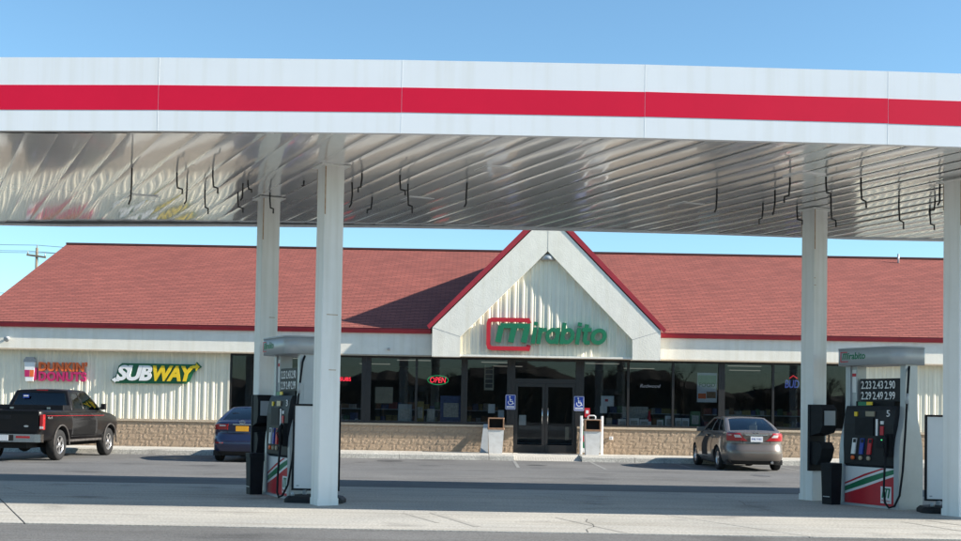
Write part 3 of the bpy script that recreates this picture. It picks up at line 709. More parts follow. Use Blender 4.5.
        nz = MB().tube([(.445, -.335, 1.14), (.445, -.37, 1.06), (.445, -.36, .93), (.445, -.34, .82)], [.026, .034, .032, .022], 8).tube([(.445, -.37, 1.10), (.445, -.42, 1.0), (.445, -.375, .90)], .009, 6)
        pt(nz.mesh('nozzle', M['blackplastic']), 'nozzle', o)
        pt(text_mesh('pump_number', number, M['white_print'], .36, .42, 1.42, 1.52, -.2385, .012), 'pump_number', head)
        pt(text_mesh('cap_lettering', 'irabito', M['green'], -.35, .02, 2.325, 2.435, -.3605, .004, .02, .12), 'cap_lettering', cap)
        mb = MB(); logo_m(mb, -.47, -.35, 2.325, 2.425, -.3606, .004); pt(mb.mesh('cap_letter', M['green']), 'cap_letter', cap)
        mb = MB(); ribbon(mb, [(-.36, 2.44), (-.50, 2.44), (-.50, 2.29), (-.34, 2.29)], .014, -.3607, .004); pt(mb.mesh('cap_bracket', M['red']), 'cap_bracket', cap)
        for r_i, row in enumerate(digits):
            for c_i, dg in enumerate(row):
                x0 = -.295+c_i*.245; z0 = 1.858-r_i*.17
                pt(text_mesh('price', dg, M['white_print'], x0, x0+.21, z0, z0+.125, -.1155, .004, .01), 'price', pb)
        # hoses
        h = MB().tube([(.62, -.05, 2.20), (.66, -.10, 2.1), (.675, -.15, 1.7), (.68, -.19, 1.2), (.68, -.24, .6), (.675, -.30, .22), (.64, -.37, .06), (.56, -.40, .03), (.48, -.40, .10), (.44, -.385, .3), (.44, -.37, .6), (.445, -.352, .82)], .017, 8)
        pt(h.mesh('hose', M['blackplastic']), 'hose', o)
        pt(MB().tube([(.676, -.14, 1.78), (.676, -.16, 1.62)], .024, 8).mesh('hose_coupling', M['pumpgrey']), 'hose_coupling', o)
        bx('notice', M['white_print'], -.50, -.42, -.1045, -.1005, 1.80, 2.17, o); bx('notice_head', M['red'], -.50, -.42, -.1065, -.1047, 2.06, 2.11, o)
    MB().box(.621, .626, -.06, .07, 1.52, 1.76).build('hatch', M['pumpgrey'], o)
    MB().box(-.63, .63, -.29, .29, 0, .035).build('plinth', M['pumpgrey'], o)
    return o
dR = (6.37, 18.93, 0)
dispenser(dR, (('2.23', '2.43', '2.90'), ('2.29', '2.49', '2.99')), '5', 'grey fuel pump numbered 5 with red and green door')
dispenser((-2.96, 18.93, 0), (('2.23', '2.43', '2.90'), ('2.29', '2.49', '2.99')), '3', 'grey fuel pump turned side-on behind the white panel sign')

# ================================================================ ISLAND FURNITURE
xl = Vector((math.cos(LZ), math.sin(LZ), 0))
def towel_unit(cpos, label):
    p = Vector((*cpos, 0))+xl*.1535
    o = tag(empty('towel_dispenser', p, LZ), label, 'dispenser', 'black towel and squeegee units on the columns')
    MB().box(.0, .05, -.27, .07, .50, 1.60).build('back_plate', M['blackplastic'], o)
    hood = MB(); hood.prism([(p_[0], p_[1]) for p_ in ((.05, 1.08), (.28, 1.14), (.33, 1.25), (.33, 1.52), (.26, 1.60), (.05, 1.60))], -.26, .06, Matrix(((1, 0, 0, 0), (0, 0, 1, 0), (0, 1, 0, 0), (0, 0, 0, 1))))
    ho = hood.build('towel_box', M['blackplastic'], o); fix_normals(ho.data)
    MB().box(.331, .336, -.22, .02, 1.26, 1.50).build('window', M['pumpgrey'], ho)
    b = MB(); b.prism([(p_[0], p_[1]) for p_ in ((.05, .62), (.18, .60), (.26, .72), (.30, .88), (.24, .98), (.05, .98))], -.24, .04, Matrix(((1, 0, 0, 0), (0, 0, 1, 0), (0, 1, 0, 0), (0, 0, 0, 1))))
    fix_normals(b.build('squeegee_bucket', M['blackplastic'], o).data)
    MB().tube([(.16, .05, .9), (.16, .05, 1.1)], .012, 6).build('squeegee', M['blackplastic'], o)
towel_unit(COLS[3], 'black towel and squeegee unit on the column beside pump 5')
towel_unit(COLS[2], 'black towel and squeegee unit hidden partly behind the side-on pump')
def bin_(cpos, label):
    p = Vector((cpos[0]+.04, cpos[1]-.93, 0))
    o = tag(empty('island_bin', p, LZ), label, 'bin', 'black bins on the pump islands')
    b = MB(); v = [(-.10, -.10, 0), (.10, -.10, 0), (.10, .10, 0), (-.10, .10, 0), (-.115, -.115, .60), (.115, -.115, .60), (.115, .115, .60), (-.115, .115, .60)]
    b.add(v, [(0, 3, 2, 1), (4, 5, 6, 7), (0, 1, 5, 4), (1, 2, 6, 5), (2, 3, 7, 6), (3, 0, 4, 7)]).build('body', M['blackplastic'], o)
    MB().box(-.125, .125, -.125, .125, .601, .66, bev=.02).build('lid', M['blackplastic'], o); MB().box(-.07, .07, -.115, -.102, .12, .132).build('seam', M['pumpgrey'], o)
bin_(COLS[3], 'black square bin between the column and pump 5'); bin_(COLS[2], 'black square bin at the foot of the side-on pump')
# white cup left on pump unit
cp = atz(849, 437, 1.0); cu = Vector((*COLS[3], 0))+xl*.42
def panel_sign(x, y, rz, label):
    o = tag(empty('panel_sign', (x, y, 0), rz), label, 'sign', 'blank white panel signs on spring bases')
    w = .36; fr = MB().box(-w, -w+.03, -.02, .02, .17, 1.46).box(w-.03, w, -.02, .02, .17, 1.46).box(-w+.03, w-.03, -.02, .02, .17, .20).box(-w+.03, w-.03, -.02, .02, 1.43, 1.46).build('frame', M['blackplastic'], o)
    MB().box(-w+.03, w-.03, -.008, .008, .2, 1.43).build('panel', M['white_print'], o)
    mb = MB(); mb.box(-w+.07, -w+.11, -.0095, -.0082, .23, .25).build('maker_mark', M['pumpgrey'], o)
    for s in (-1, 1):
        mb = MB(); mb.tube([(s*.16+.03*math.cos(a*.9), .03*math.sin(a*.9), .09+a*.0024) for a in range(0, 36)], .008, 5).build('spring', M['pumpgrey'], o)
    b = MB(); pr = rrect(-.44, .44, -.26, .26, .12, 4)
    n = len(pr); lay = [(1., 0), (1., .05), (.9, .09), (.6, .11)]
    v = [(p[0]*k, p[1]*k, z) for k, z in lay for p in pr]
    b.add(v, [(i*n+j, i*n+(j+1) % n, (i+1)*n+(j+1) % n, (i+1)*n+j) for i in range(3) for j in range(n)]+[tuple(3*n+j for j in range(n)), tuple(range(n-1, -1, -1))], False).build('base', M['pumpblk'], o)
    MB().tube([(-.30, -.20, .10), (-.30, -.20, .16)], .03, 8).build('wheel', M['pumpgrey'], o)
panel_sign(-2.43, 17.80, R(-3), 'blank white panel sign standing in front of the side-on pump')
panel_sign(7.05, 17.86, R(-6), 'blank white panel sign beside pump 5 behind the column')

# ================================================================ VEHICLES
class Body:
    """body as a stack of rounded plan outlines: rows (z, rear y, front y, half width), local +Y forward, ground z = 0"""
    def __init__(s, rows, e=5.0): s.rows = rows; s.e = e
    def row(s, z):
        rw = s.rows
        if z <= rw[0][0]: return rw[0][1:]
        for i in range(len(rw)-1):
            if rw[i][0] <= z <= rw[i+1][0]:
                k = (z-rw[i][0])/(rw[i+1][0]-rw[i][0]); p0 = rw[max(i-1, 0)]; p1 = rw[i]; p2 = rw[i+1]; p3 = rw[min(i+2, len(rw)-1)]
                out = []
                for c in (1, 2, 3):
                    m1 = (p2[c]-p0[c])/max(1e-6, p2[0]-p0[0])*(p2[0]-p1[0]); m2 = (p3[c]-p1[c])/max(1e-6, p3[0]-p1[0])*(p2[0]-p1[0])
                    h = k*k*(3-2*k); out.append(p1[c]*(1-h)+p2[c]*h if c == 2 else (2*k**3-3*k*k+1)*p1[c]+(k**3-2*k*k+k)*m1+(-2*k**3+3*k*k)*p2[c]+(k**3-k*k)*m2)
                return out
        return rw[-1][1:]
    def P(s, t, z, off=0.):
        yr, yf, hw = s.row(z); c, q = math.cos(t), math.sin(t); e = 2/s.e
        x = (hw+off)*math.copysign(abs(c)**e, c); y = (yr+yf)/2+((yf-yr)/2+off)*math.copysign(abs(q)**(2/(s.e+1.5)), q)
        return Vector((x, y, z))
    def mesh(s, name, m, nz=26, nt=96):
        z0, z1 = s.rows[0][0], s.rows[-1][0]; v = []; f = []
        for i in range(nz+1):
            z = z0+(z1-z0)*i/nz
            v += [s.P(2*math.pi*j/nt+.0327, z) for j in range(nt)]
        f = [(i*nt+j, i*nt+(j+1) % nt, (i+1)*nt+(j+1) % nt, (i+1)*nt+j) for i in range(nz) for j in range(nt)]
        b = MB().add(v, f, True); b.add([], []); b.f += [tuple(range(nt-1, -1, -1)), tuple(nz*nt+j for j in range(nt))]; b.sm += [False, False]
        return b.mesh(name, m)
    def patch(s, name, m, par, t0, t1, z0, z1, off=.006, n=10, k=5, sl=0., sl2=None):
        """proud patch on the skin; t bounds may slide with height (sl, sl2)"""
        if sl2 is None: sl2 = sl
        v = []; f = []
        for layer in (off, -.01):
            for i in range(k+1):
                z = z0+(z1-z0)*i/k; a = t0+sl*i/k; b = t1+sl2*i/k
                v += [s.P(a+(b-a)*j/n, z, layer) for j in range(n+1)]
        w = n+1; N = w*(k+1)
        f = [(i*w+j, i*w+j+1, (i+1)*w+j+1, (i+1)*w+j) for i in range(k) for j in range(n)]
        rim = [j for j in range(n)]+[i*w+n for i in range(k)]+[k*w+j for j in range(n, 0, -1)]+[i*w for i in range(k, 0, -1)]
        f += [(rim[i], rim[i]+N, rim[(i+1) % len(rim)]+N, rim[(i+1) % len(rim)]) for i in range(len(rim))]
        o = MB().add(v, f, False).build(name, m, par); fix_normals(o.data); return o
def boolean(me, cutters):
    """cut closed meshes out of me"""
    o = bpy.data.objects.new('tmp', me); col.objects.link(o); tmp = []
    for c in cutters:
        q = bpy.data.objects.new('cut', c); col.objects.link(q); tmp.append(q)
        md = o.modifiers.new('b', 'BOOLEAN'); md.operation = 'DIFFERENCE'; md.object = q; md.solver = 'EXACT'; md.material_mode = 'TRANSFER'
    bpy.context.view_layer.update()
    out = bpy.data.meshes.new_from_object(o.evaluated_get(bpy.context.evaluated_depsgraph_get()))
    for q in tmp+[o]: bpy.data.objects.remove(q)
    return out
def patch_quad(c, us, vs, holes, bulge, par, fname, fm, gname, gm, thick=.012, sub=3):
    """c: four corners (u0v0,u1v0,u1v1,u0v1); grid cells inside holes become glass panes, the rest frame"""
    c = [Vector(p) for p in c]; nrm = (c[1]-c[0]).cross(c[3]-c[0]).normalized()
    def S(u, v_): return (c[0]*(1-u)+c[1]*u)*(1-v_)+(c[3]*(1-u)+c[2]*u)*v_+nrm*bulge*(4*u*(1-u))*.5+nrm*bulge*(4*v_*(1-v_))*.5*(1 if 0 < u < 1 else 1)
    def refine(a): 
        out = []
        for p, q in zip(a[:-1], a[1:]): out += [p+(q-p)*i/sub for i in range(sub)]
        return out+[a[-1]]
    U, V = refine(us), refine(vs); fr = MB()
    for i in range(len(U)-1):
        for j in range(len(V)-1):
            um, vm = (U[i]+U[i+1])/2, (V[j]+V[j+1])/2
            if any(h[0] < um < h[1] and h[2] < vm < h[3] for h in holes): continue
            fr.add([S(U[i], V[j]), S(U[i+1], V[j]), S(U[i+1], V[j+1]), S(U[i], V[j+1])], [(0, 1, 2, 3)], True)
    me = fr.mesh(fname, fm)
    bm = bmesh.new(); bm.from_mesh(me); bmesh.ops.remove_doubles(bm, verts=bm.verts, dist=.0005); bm.to_mesh(me); bm.free()
    o = obj(fname, me, par); sd = o.modifiers.new('s', 'SOLIDIFY'); sd.thickness = .03; sd.offset = -1
    for h in holes:
        g_ = MB(); n = 5
        vv = [S(h[0]+(h[1]-h[0])*i/n, h[2]+(h[3]-h[2])*j/n)-nrm*.006 for j in range(n+1) for i in range(n+1)]
        g_.add(vv, [(j*(n+1)+i, j*(n+1)+i+1, (j+1)*(n+1)+i+1, (j+1)*(n+1)+i) for j in range(n) for i in range(n)], True).build(gname, gm, par)
    return o
def wheel(par, x, y, r, w, side, spokes=5, rimr=.62):
    m = Matrix.Translation((x, y, r)) @ Matrix.Rotation(R(90)*side, 4, 'Y')
    t = MB().lathe([(r*rimr, -w/2+.02), (r*.80, -w/2), (r*.96, -w/2+.015), (r, -w/2+.045), (r, w/2-.045), (r*.96, w/2-.015), (r*.80, w/2), (r*rimr, w/2-.02)], 36, m).build('wheel', M['rubber'], par)
    b = MB().lathe([(r*rimr, -w/2+.02), (r*rimr, w/2-.025), (r*rimr*.93, w/2-.02), (r*rimr*.90, w/2-.06)], 36, m)
    for k in range(spokes):
        a = 2*math.pi*k/spokes; mm = m @ Matrix.Rotation(a, 4, 'Z'); b.box(r*.05, r*rimr*.92, -r*.075, r*.075, w/2-.055, w/2-.03, mm)
    b.lathe([(.001, w/2-.02), (r*.16, w/2-.022), (r*.17, w/2-.06)], 18, m)
    b.build('rim', M['alloy'], t)
    MB().lathe([(.001, w/2-.10), (r*rimr*.99, w/2-.10)], 24, m).build('brake_disc', M['cardark'], t)
def wcut(y, r, hw):
    out = []
    for s in (-1, 1):
        b = MB(); n = 28; pts = [(r*math.cos(2*math.pi*k/n), r*math.sin(2*math.pi*k/n)) for k in range(n)]
        m = Matrix(((0, 0, 1, s*(hw-.06)), (1, 0, 0, y), (0, 1, 0, .31), (0, 0, 0, 1)))
        b.prism(pts, -.20, .20, m); me = b.mesh('c', M['cardark']); fix_normals(me); out.append(me)
    return out
TB = -math.pi/2                                       # tail direction of the outline
def seats(par, y, z, w, m, h=.26):
    for s in (-1, 1):
        MB().box(s*w-.13, s*w+.13, y, y+.1, z, z+h*.55, bev=.03).box(s*w-.11, s*w+.11, y+.01, y+.09, z+h*.6, z+h, bev=.03).build('headrest', m, par)
def sedan(name, loc, rz, paint, rows, gh, wh, label, plate_m, kind):
    o = tag(empty(name, loc, rz), label, 'car', 'cars parked at the store front')
    B = Body(rows, 4.6); hw = max(r_[3] for r_ in rows)
    me = boolean(fix_normals(B.mesh('body', paint)), wcut(wh[0], wh[2]+.055, hw)+wcut(wh[1], wh[2]+.055, hw))
    body = obj('body', me, o)
    for y in wh[:2]:
        for s in (-1, 1): wheel(o, s*(hw-.12), y, wh[2], .205, s)
    # greenhouse
    (yb0, yb1, zb0, zb1, wb0, wb1), (yt0, yt1, zt, wt0, wt1) = gh
    BL, BR = Vector((-wb0, yb0, zb0)), Vector((wb0, yb0, zb0)); FL, FR = Vector((-wb1, yb1, zb1)), Vector((wb1, yb1, zb1))
    TL, TR = Vector((-wt0, yt0, zt-.012)), Vector((wt0, yt0, zt-.012)); UL, UR = Vector((-wt1, yt1, zt)), Vector((wt1, yt1, zt))
    patch_quad((BL, BR, TR, TL), [0, .075, .925, 1], [0, .06, .93, 1], [(.075, .925, .06, .93)], .05, o, 'rear_frame', paint, 'rear_window', M['carglass'])
    patch_quad((FR, FL, UL, UR), [0, .06, .94, 1], [0, .05, .95, 1], [(.06, .94, .05, .95)], .06, o, 'front_frame', paint, 'windscreen', M['carglass'])
    hs = [(.10, .245, .10, .86), (.265, .52, .07, .90), (.545, .88, .07, .90)]
    us = [0, .10, .245, .265, .52, .545, .88, 1]; vsx = [0, .07, .10, .86, .90, 1]
    patch_quad((FL, BL, TL, UL), [1-u for u in us[::-1]], vsx, [(1-b, 1-a, c, d) for a, b, c, d in hs], .035, o, 'side_frame', paint, 'side_window', M['carglass'])
    patch_quad((BR, FR, UR, TR), us, vsx, hs, .035, o, 'side_frame', paint, 'side_window', M['carglass'])
    patch_quad((TL, TR, UR, UL), [0, .5, 1], [0, .5, 1], [], .045, o, 'roof', paint, 'x', None, sub=5)
    zf = rows[-1][0]
    MB().box(-wb0+.05, wb0-.05, yb0+.10, yb1-.15, zf-.004, zf+.012).build('cabin_floor', M['cardark'], o)
    seats(o, yb0+.45, zf+.012, .38, M['seat'] if kind == 0 else M['cardark'], .2); seats(o, yb0+1.35, zf+.012, .36, M['seat'] if kind == 0 else M['cardark'], .26)
    # mirrors
    for s in (-1, 1):
        MB().box(s*(wb1+.02), s*(wb1+.20), yb1-.55, yb1-.47, zb1+.03, zb1+.16, bev=.02).build('mirror', paint, o)
    zt_ = zf-.03
    if kind == 0:
        for s in (-1, 1):
            t = B.patch('tail_light', M['tail'], o, TB+s*.05, TB+s*.78, zt_-.22, zt_-.01, .012, 12, 6, s*.20, s*.14)
            B.patch('clear_lens', M['tailclear'], t, TB+s*.17, TB+s*.40, zt_-.13, zt_-.06, .016, 8, 3, s*.07, s*.07)
        B.patch('plate_recess', M['cardark'], o, TB-.010, TB+.010, zt_-.26, zt_-.09, .005, 8, 4)
        yy = B.P(TB, zt_-.18).y
        MB().box(-.165, .165, yy-.022, yy-.006, zt_-.245, zt_-.10).build('licence_plate', plate_m, o)
        text = text_mesh('plate_text', 'EAJ 7162', M['blue'], -.13, .13, zt_-.20, zt_-.145, yy-.0225, .002); obj('plate_text', text, o)
        MB().box(-.30, .30, yy-.02, yy+.03, zt_-.075, zt_-.045).build('boot_handle', M['chrome'], o)
        ribbon(eb := MB(), [(-.055, zt_-.02), (-.04, zt_+.05), ], .012, yy-.004, .012); ribbon(eb, [(.055, zt_-.02), (.04, zt_+.05)], .012, yy-.004, .012); ribbon(eb, [(-.045, zt_+.015), (.045, zt_+.015)], .012, yy-.004, .012); eb.build('emblem', M['chrome'], o)
    else:
        for s in (-1, 1):
            t = B.patch('tail_light', M['tail'], o, TB+s*.14, TB+s*.85, zt_-.20, zt_-.05, .012, 12, 6, s*.0, s*.10)
            B.patch('clear_lens', M['tailclear'], t, TB+s*.20, TB+s*.42, zt_-.11, zt_-.075, .015, 8, 3, 0, s*.04)
            B.patch('reflector', M['tail'], o, TB+s*.25, TB+s*.62, .50, .535, .006, 8, 2)
        yy = B.P(TB, zt_-.16).y
        MB().box(-.17, .17, yy-.02, yy-.006, zt_-.24, zt_-.10).build('licence_plate', plate_m, o)
        MB().box(-.25, .25, yy-.022, yy+.03, zt_-.07, zt_-.045).build('boot_trim', M['chrome'], o)
        e = MB(); ribbon(e, arc(0, zt_+.005, .075, 0, 330, 12, .04), .012, yy-.004, .012, True); ribbon(e, [(-.03, zt_-.02), (-.015, zt_+.03)], .012, yy-.004, .012); ribbon(e, [(.03, zt_+.03), (.015, zt_-.02)], .012, yy-.004, .012); e.build('emblem', M['chrome'], o)
    # shut lines: boot lid, bumper top, doors
    B.patch('bumper_seam', M['cardark'], o, TB-.85, TB+.85, zt_-.30, zt_-.292, .0015, 24, 1)
    for s in (-1, 1):
        B.patch('boot_seam', M['cardark'], o, TB+s*.135, TB+s*.143, zt_-.29, zf-.005, .0015, 1, 8)
        for yq in (wh[0]+.62, wh[0]+1.62):
            yr, yf, h_ = B.row(.6); q = (yq-(yr+yf)/2)/((yf-yr)/2); tt = math.asin(math.copysign(abs(q)**((B.e+1.5)/2), q)); tt = tt if s > 0 else math.pi-tt
            B.patch('door_seam', M['cardark'], o, tt-.0035, tt+.0035, .30, zf-.03, .0015, 1, 8)
            hb = B.P(tt, zf-.16, .012); MB().box(hb.x-.012, hb.x+.012, hb.y-.22, hb.y-.06, hb.z, hb.z+.03).build('door_handle', paint, o)
    B.patch('valance', M['cardark'], o, TB-.6, TB+.6, rows[0][0]+.005, rows[0][0]+.09, .004, 16, 2)
    MB().tube([(.42, .02, .24), (.42, .3, .25)], .035, 10).build('exhaust', M['chrome'], o)
    MB().box(-hw+.12, hw-.12, .25, rows[1][2]-.3, .17, .30).build('underbody', M['cardark'], o)
    return o
GZ = -.1
civ_rows = [(.19, .14, 4.36, .78), (.28, .045, 4.44, .845), (.42, .0, 4.5, .872), (.55, .005, 4.5, .878), (.66, .05, 4.46, .874), (.76, .075, 4.3, .868), (.85, .07, 4.05, .862), (.92, .06, 3.75, .85), (.985, .05, 3.5, .83), (1.03, .075, 3.3, .795), (1.06, .14, 3.15, .74)]
sedan('sedan_car', (7.40, 31.72, GZ), R(2.5), M['civic'], civ_rows, ((.42, 3.28, 1.045, .98, .735, .77), (1.28, 2.35, 1.425, .555, .575)), (.92, 3.59, .315), 'taupe compact sedan with red and clear tail lights parked facing the store', M['plate'], 0)
hy_rows = [(.20, .16, 4.7, .82), (.30, .05, 4.78, .885), (.45, .0, 4.85, .92), (.58, .01, 4.85, .928), (.70, .06, 4.8, .925), (.80, .085, 4.6, .918), (.89, .08, 4.3, .91), (.96, .07, 3.95, .895), (1.02, .06, 3.65, .87), (1.07, .085, 3.45, .83), (1.10, .16, 3.3, .77)]
sedan('sedan_car', (-6.33, 31.70, GZ), R(-2), M['navy'], hy_rows, ((.45, 3.45, 1.085, 1.02, .77, .81), (1.42, 2.5, 1.47, .585, .60)), (.98, 3.76, .33), 'navy blue sedan with gold plate parked behind the side-on pump', M['plate_y'], 1)

def pickup(loc, rz):
    o = tag(empty('pickup_truck', loc, rz), 'dusty black extended-cab pickup truck with chrome rear bumper', 'pickup', 'cars parked at the store front')
    rows = [(.52, .10, 5.55, .90), (.60, .06, 5.62, .955), (.75, .05, 5.66, .975), (.95, .045, 5.66, .985), (1.10, .045, 5.60, .98), (1.19, .05, 5.3, .965), (1.25, .06, 4.85, .95), (1.285, .07, 4.55, .935), (1.31, .09, 4.3, .915)]
    B = Body(rows, 9.0); paint = M['truck']
    bed = MB().box(-.76, .76, .13, 2.02, .80, 2.2).mesh('c', M['cardark']); fix_normals(bed)
    def cut(y, r):
        out = []
        for s in (-1, 1):
            b = MB(); n = 30; pts = [(r*math.cos(2*math.pi*k/n), r*math.sin(2*math.pi*k/n)) for k in range(n)]
            b.prism(pts, -.22, .22, Matrix(((0, 0, 1, s*.90), (1, 0, 0, y), (0, 1, 0, .42), (0, 0, 0, 1)))); me = b.mesh('c', M['cardark']); fix_normals(me); out.append(me)
        return out
    RA, FA = 1.22, 4.72
    body = obj('body', boolean(fix_normals(B.mesh('body', paint, 22, 120)), [bed]+cut(RA, .475)+cut(FA, .475)), o)
    for y in (RA, FA):
        for s in (-1, 1): wheel(o, s*.84, y, .40, .26, s, 5, .60)
    # flares
    for s in (-1, 1):
        for y in (RA, FA):
            pts = [(s*.988, y+.50*math.cos(R(a)), .42+.50*math.sin(R(a))) for a in range(-5, 186, 10)]
            MB().tube(pts, .022, 6).build('wheel_flare', M['dusty'], o)
        # rust-tinged coach line along the rail and lower dust band
        for yq in (2.10, 3.35):
            q = (yq-2.85)/2.81; tt = math.asin(math.copysign(abs(q)**((B.e+1.5)/2), q)); tt = tt if s > 0 else math.pi-tt
            B.patch('door_seam', M['cardark'], o, tt-.002, tt+.002, .60, 1.30, .002, 1, 8)
        MB().box(s*.986-.004, s*.986+.004, .25, 4.2, 1.165, 1.172).build('coach_line', M['red'], o)
        MB().box(s*.985-.012, s*.985+.012, 3.12, 3.28, 1.06, 1.09).build('door_handle', M['blackplastic'], o)
        MB().box(min(s*.97, s*1.13), max(s*.97, s*1.13), 3.94, 4.02, 1.33, 1.50, bev=.03).build('mirror', M['blackplastic'], o)
        MB().tube([(s*.86, 4.0, 1.33), (s*1.0, 3.98, 1.40)], .022, 6).build('mirror_arm', M['blackplastic'], o)
        MB().box(s*.92-.05, s*.92+.05, RA+.6, FA-.62, .47, .53).build('step_bar', M['dusty'], o)
        t = MB().box(s*.985-.0 if s < 0 else .885, -.885 if s < 0 else .99, .035, .16, .82, 1.20, bev=.015).build('tail_light', M['tail'], o)
        MB().box(-.985 if s < 0 else .89, -.89 if s < 0 else .985, .0345, .06, .84, .90).build('clear_lens', M['tailclear'], t)
    # tailgate
    MB().box(-.86, .86, .028, .047, .76, 1.27).build('tailgate', paint, o); MB().box(-.86, .86, .015, .12, 1.265, 1.30).build('tailgate_cap', M['blackplastic'], o)
    MB().box(-.14, .14, .02, .03, 1.08, 1.18).build('tailgate_handle', M['blackplastic'], o)
    ov = MB(); ov.front(arc(.55, .90, .06, 0, 359, 16, .025)[:-1], .02, .029); ov.build('emblem', M['alloy'], o)
    # bumper
    bp = MB(); bp.prism([(-.98, .10), (-.97, -.06), (-.85, -.13), (.85, -.13), (.97, -.06), (.98, .10)], .50, .70).build('rear_bumper', M['chrome'], o)
    MB().box(-.30, .30, -.135, -.129, .53, .68).build('plate_recess', M['cardark'], o); MB().box(-.17, .17, -.142, -.134, .535, .675).build('licence_plate', M['plate'], o)
    MB().box(.36, .72, -.134, -.1305, .60, .655).build('bumper_reflector', M['tail'], o); MB().box(-.72, -.36, -.134, -.1305, .60, .655).build('bumper_reflector', M['tail'], o)
    obj('bed_decal', text_mesh('bed_decal', 'Lariat', M['chrome'], 0, .01, 0, .01, 0, .002)) if False else None
    # underside
    MB().box(-.45, .45, .3, 5.2, .33, .54).tube([(-.7, RA, .40), (.7, RA, .40)], .07, 10).lathe([(.001, -.15), (.15, -.1), (.17, 0), (.15, .1), (.001, .15)], 14, Matrix.Translation((.0, RA, .38)) @ Matrix.Rotation(R(90), 4, 'X')).build('chassis', M['cardark'], o)
    # cab
    BL, BR = Vector((-.90, 2.06, 1.30)), Vector((.90, 2.06, 1.30)); FL, FR = Vector((-.90, 4.25, 1.28)), Vector((.90, 4.25, 1.28))
    TL, TR = Vector((-.70, 2.22, 1.83)), Vector((.70, 2.22, 1.83)); UL, UR = Vector((-.69, 3.42, 1.84)), Vector((.69, 3.42, 1.84))
    patch_quad((BL, BR, TR, TL), [0, .07, .93, 1], [0, .16, .88, 1], [(.07, .93, .16, .88)], .03, o, 'rear_frame', paint, 'rear_window', M['carglass'])
    patch_quad((FR, FL, UL, UR), [0, .06, .94, 1], [0, .05, .95, 1], [(.06, .94, .05, .95)], .05, o, 'front_frame', paint, 'windscreen', M['carglass'])
    hs = [(.09, .38, .10, .86), (.43, .93, .04, .90)]; us = [0, .09, .38, .43, .93, 1]; vx = [0, .04, .10, .86, .90, 1]
    patch_quad((BR, FR, UR, TR), us, vx, hs, .03, o, 'side_frame', paint, 'side_window', M['carglass'])
    patch_quad((FL, BL, TL, UL), [1-u for u in us[::-1]], vx, [(1-b, 1-a, c, d) for a, b, c, d in hs], .03, o, 'side_frame', paint, 'side_window', M['carglass'])
    patch_quad((TL, TR, UR, UL), [0, .5, 1], [0, .5, 1], [], .05, o, 'roof', paint, 'x', None, sub=5)
    MB().box(-.15, .15, 2.205, 2.24, 1.815, 1.855).build('third_brake_light', M['tail'], o)
    MB().box(-.86, .86, 2.05, 2.09, .95, 1.42).build('cab_back', paint, o)
    MB().box(-.80, .80, 2.15, 4.1, 1.30, 1.32).build('cabin_floor', M['cardark'], o)
    seats(o, 2.95, 1.32, .40, M['cardark'], .38)
    st = MB().box(-.47, -.30, 2.098, 2.101, 1.62, 1.72).build('window_sticker', M['blue'], o); st.location = (0, -.02, 0); MB().box(-.45, -.32, 2.094, 2.097, 1.66, 1.70).build('sticker_print', M['white_print'], st)
    MB().box(-.90, .90, 1.50, 1.96, 1.20, 1.44, bev=.02).build('tool_box', M['blackplastic'], o)
    for s in (-.5, .5): MB().box(s-.05, s+.05, 1.485, 1.499, 1.33, 1.38).build('tool_box_latch', M['chrome'], o)
    obj('bed_lettering', text_mesh('bed_lettering', 'OFF ROAD', M['alloy'], .35, .80, 1.10, 1.145, 0, .002), o) if False else None
    tm = text_mesh('bed_lettering', '4x4', M['alloy'], 0, .30, 0, .07, 0, .003); tm.transform(Matrix.Translation((.984, .30, 1.085)) @ Matrix.Rotation(R(90), 4, 'Z')); obj('bed_lettering', tm, o)
    return o
pickup((-12.02, 30.15, GZ), R(-3))

# ================================================================ SIGNS ON THE STORE
def top(me_or_mb, name, m, label, cat, group=None):
    o = me_or_mb.build(name, m) if isinstance(me_or_mb, MB) else obj(name, me_or_mb)
    return tag(o, label, cat, group)
# entrance name sign
sy = GY+.155
ms = tag(empty('name_sign', (2.0, sy, 3.4)), 'green lettered store name sign with red bracket on the gable', 'sign')
def sub(o, ch):                                       # keep world place while parenting
    ch.parent = o; ch.location = Vector(ch.location)-o.location; return ch
A_ = lambda x, y: at(x, y, sy)
p0, p1 = A_(487, 349), A_(529, 319)
br = MB(); x0, x1, z0, z1 = A_(488.5, 330).x, A_(529, 330).x, A_(505, 348.5).z, A_(505, 320).z
ribbon(br, [(x1, z1-.10), (x1-.04, z1)]+[(x0+.12, z1), (x0+.03, z1-.03), (x0, z1-.12), (x0, z0+.12), (x0+.03, z0+.03), (x0+.12, z0), (x1-.03, z0), (x1, z0+.12)], .13, sy-.03, .10)
sub(ms, br.build('red_bracket', M['red']))
zb = (A_(512, 344.5).z+A_(600, 344).z)/2; zm = A_(512, 323.5).z; zx = A_(585, 328.5).z; zc = A_(585, 325).z
M['letter'] = M['green']
lm = MB(); logo_m(lm, A_(495, 330).x, A_(530, 330).x, zb+.03, zm+.02, sy-.04, .12); sub(ms, lm.build('letter_m', M['green']))
LX = [('i', 531, 536, zc), ('r', 537, 545.5, zx), ('a', 545, 559, zx), ('b', 560, 574, zc), ('i', 574.5, 580.5, zc), ('t', 580.5, 590, zc), ('o', 590, 606, zx)]
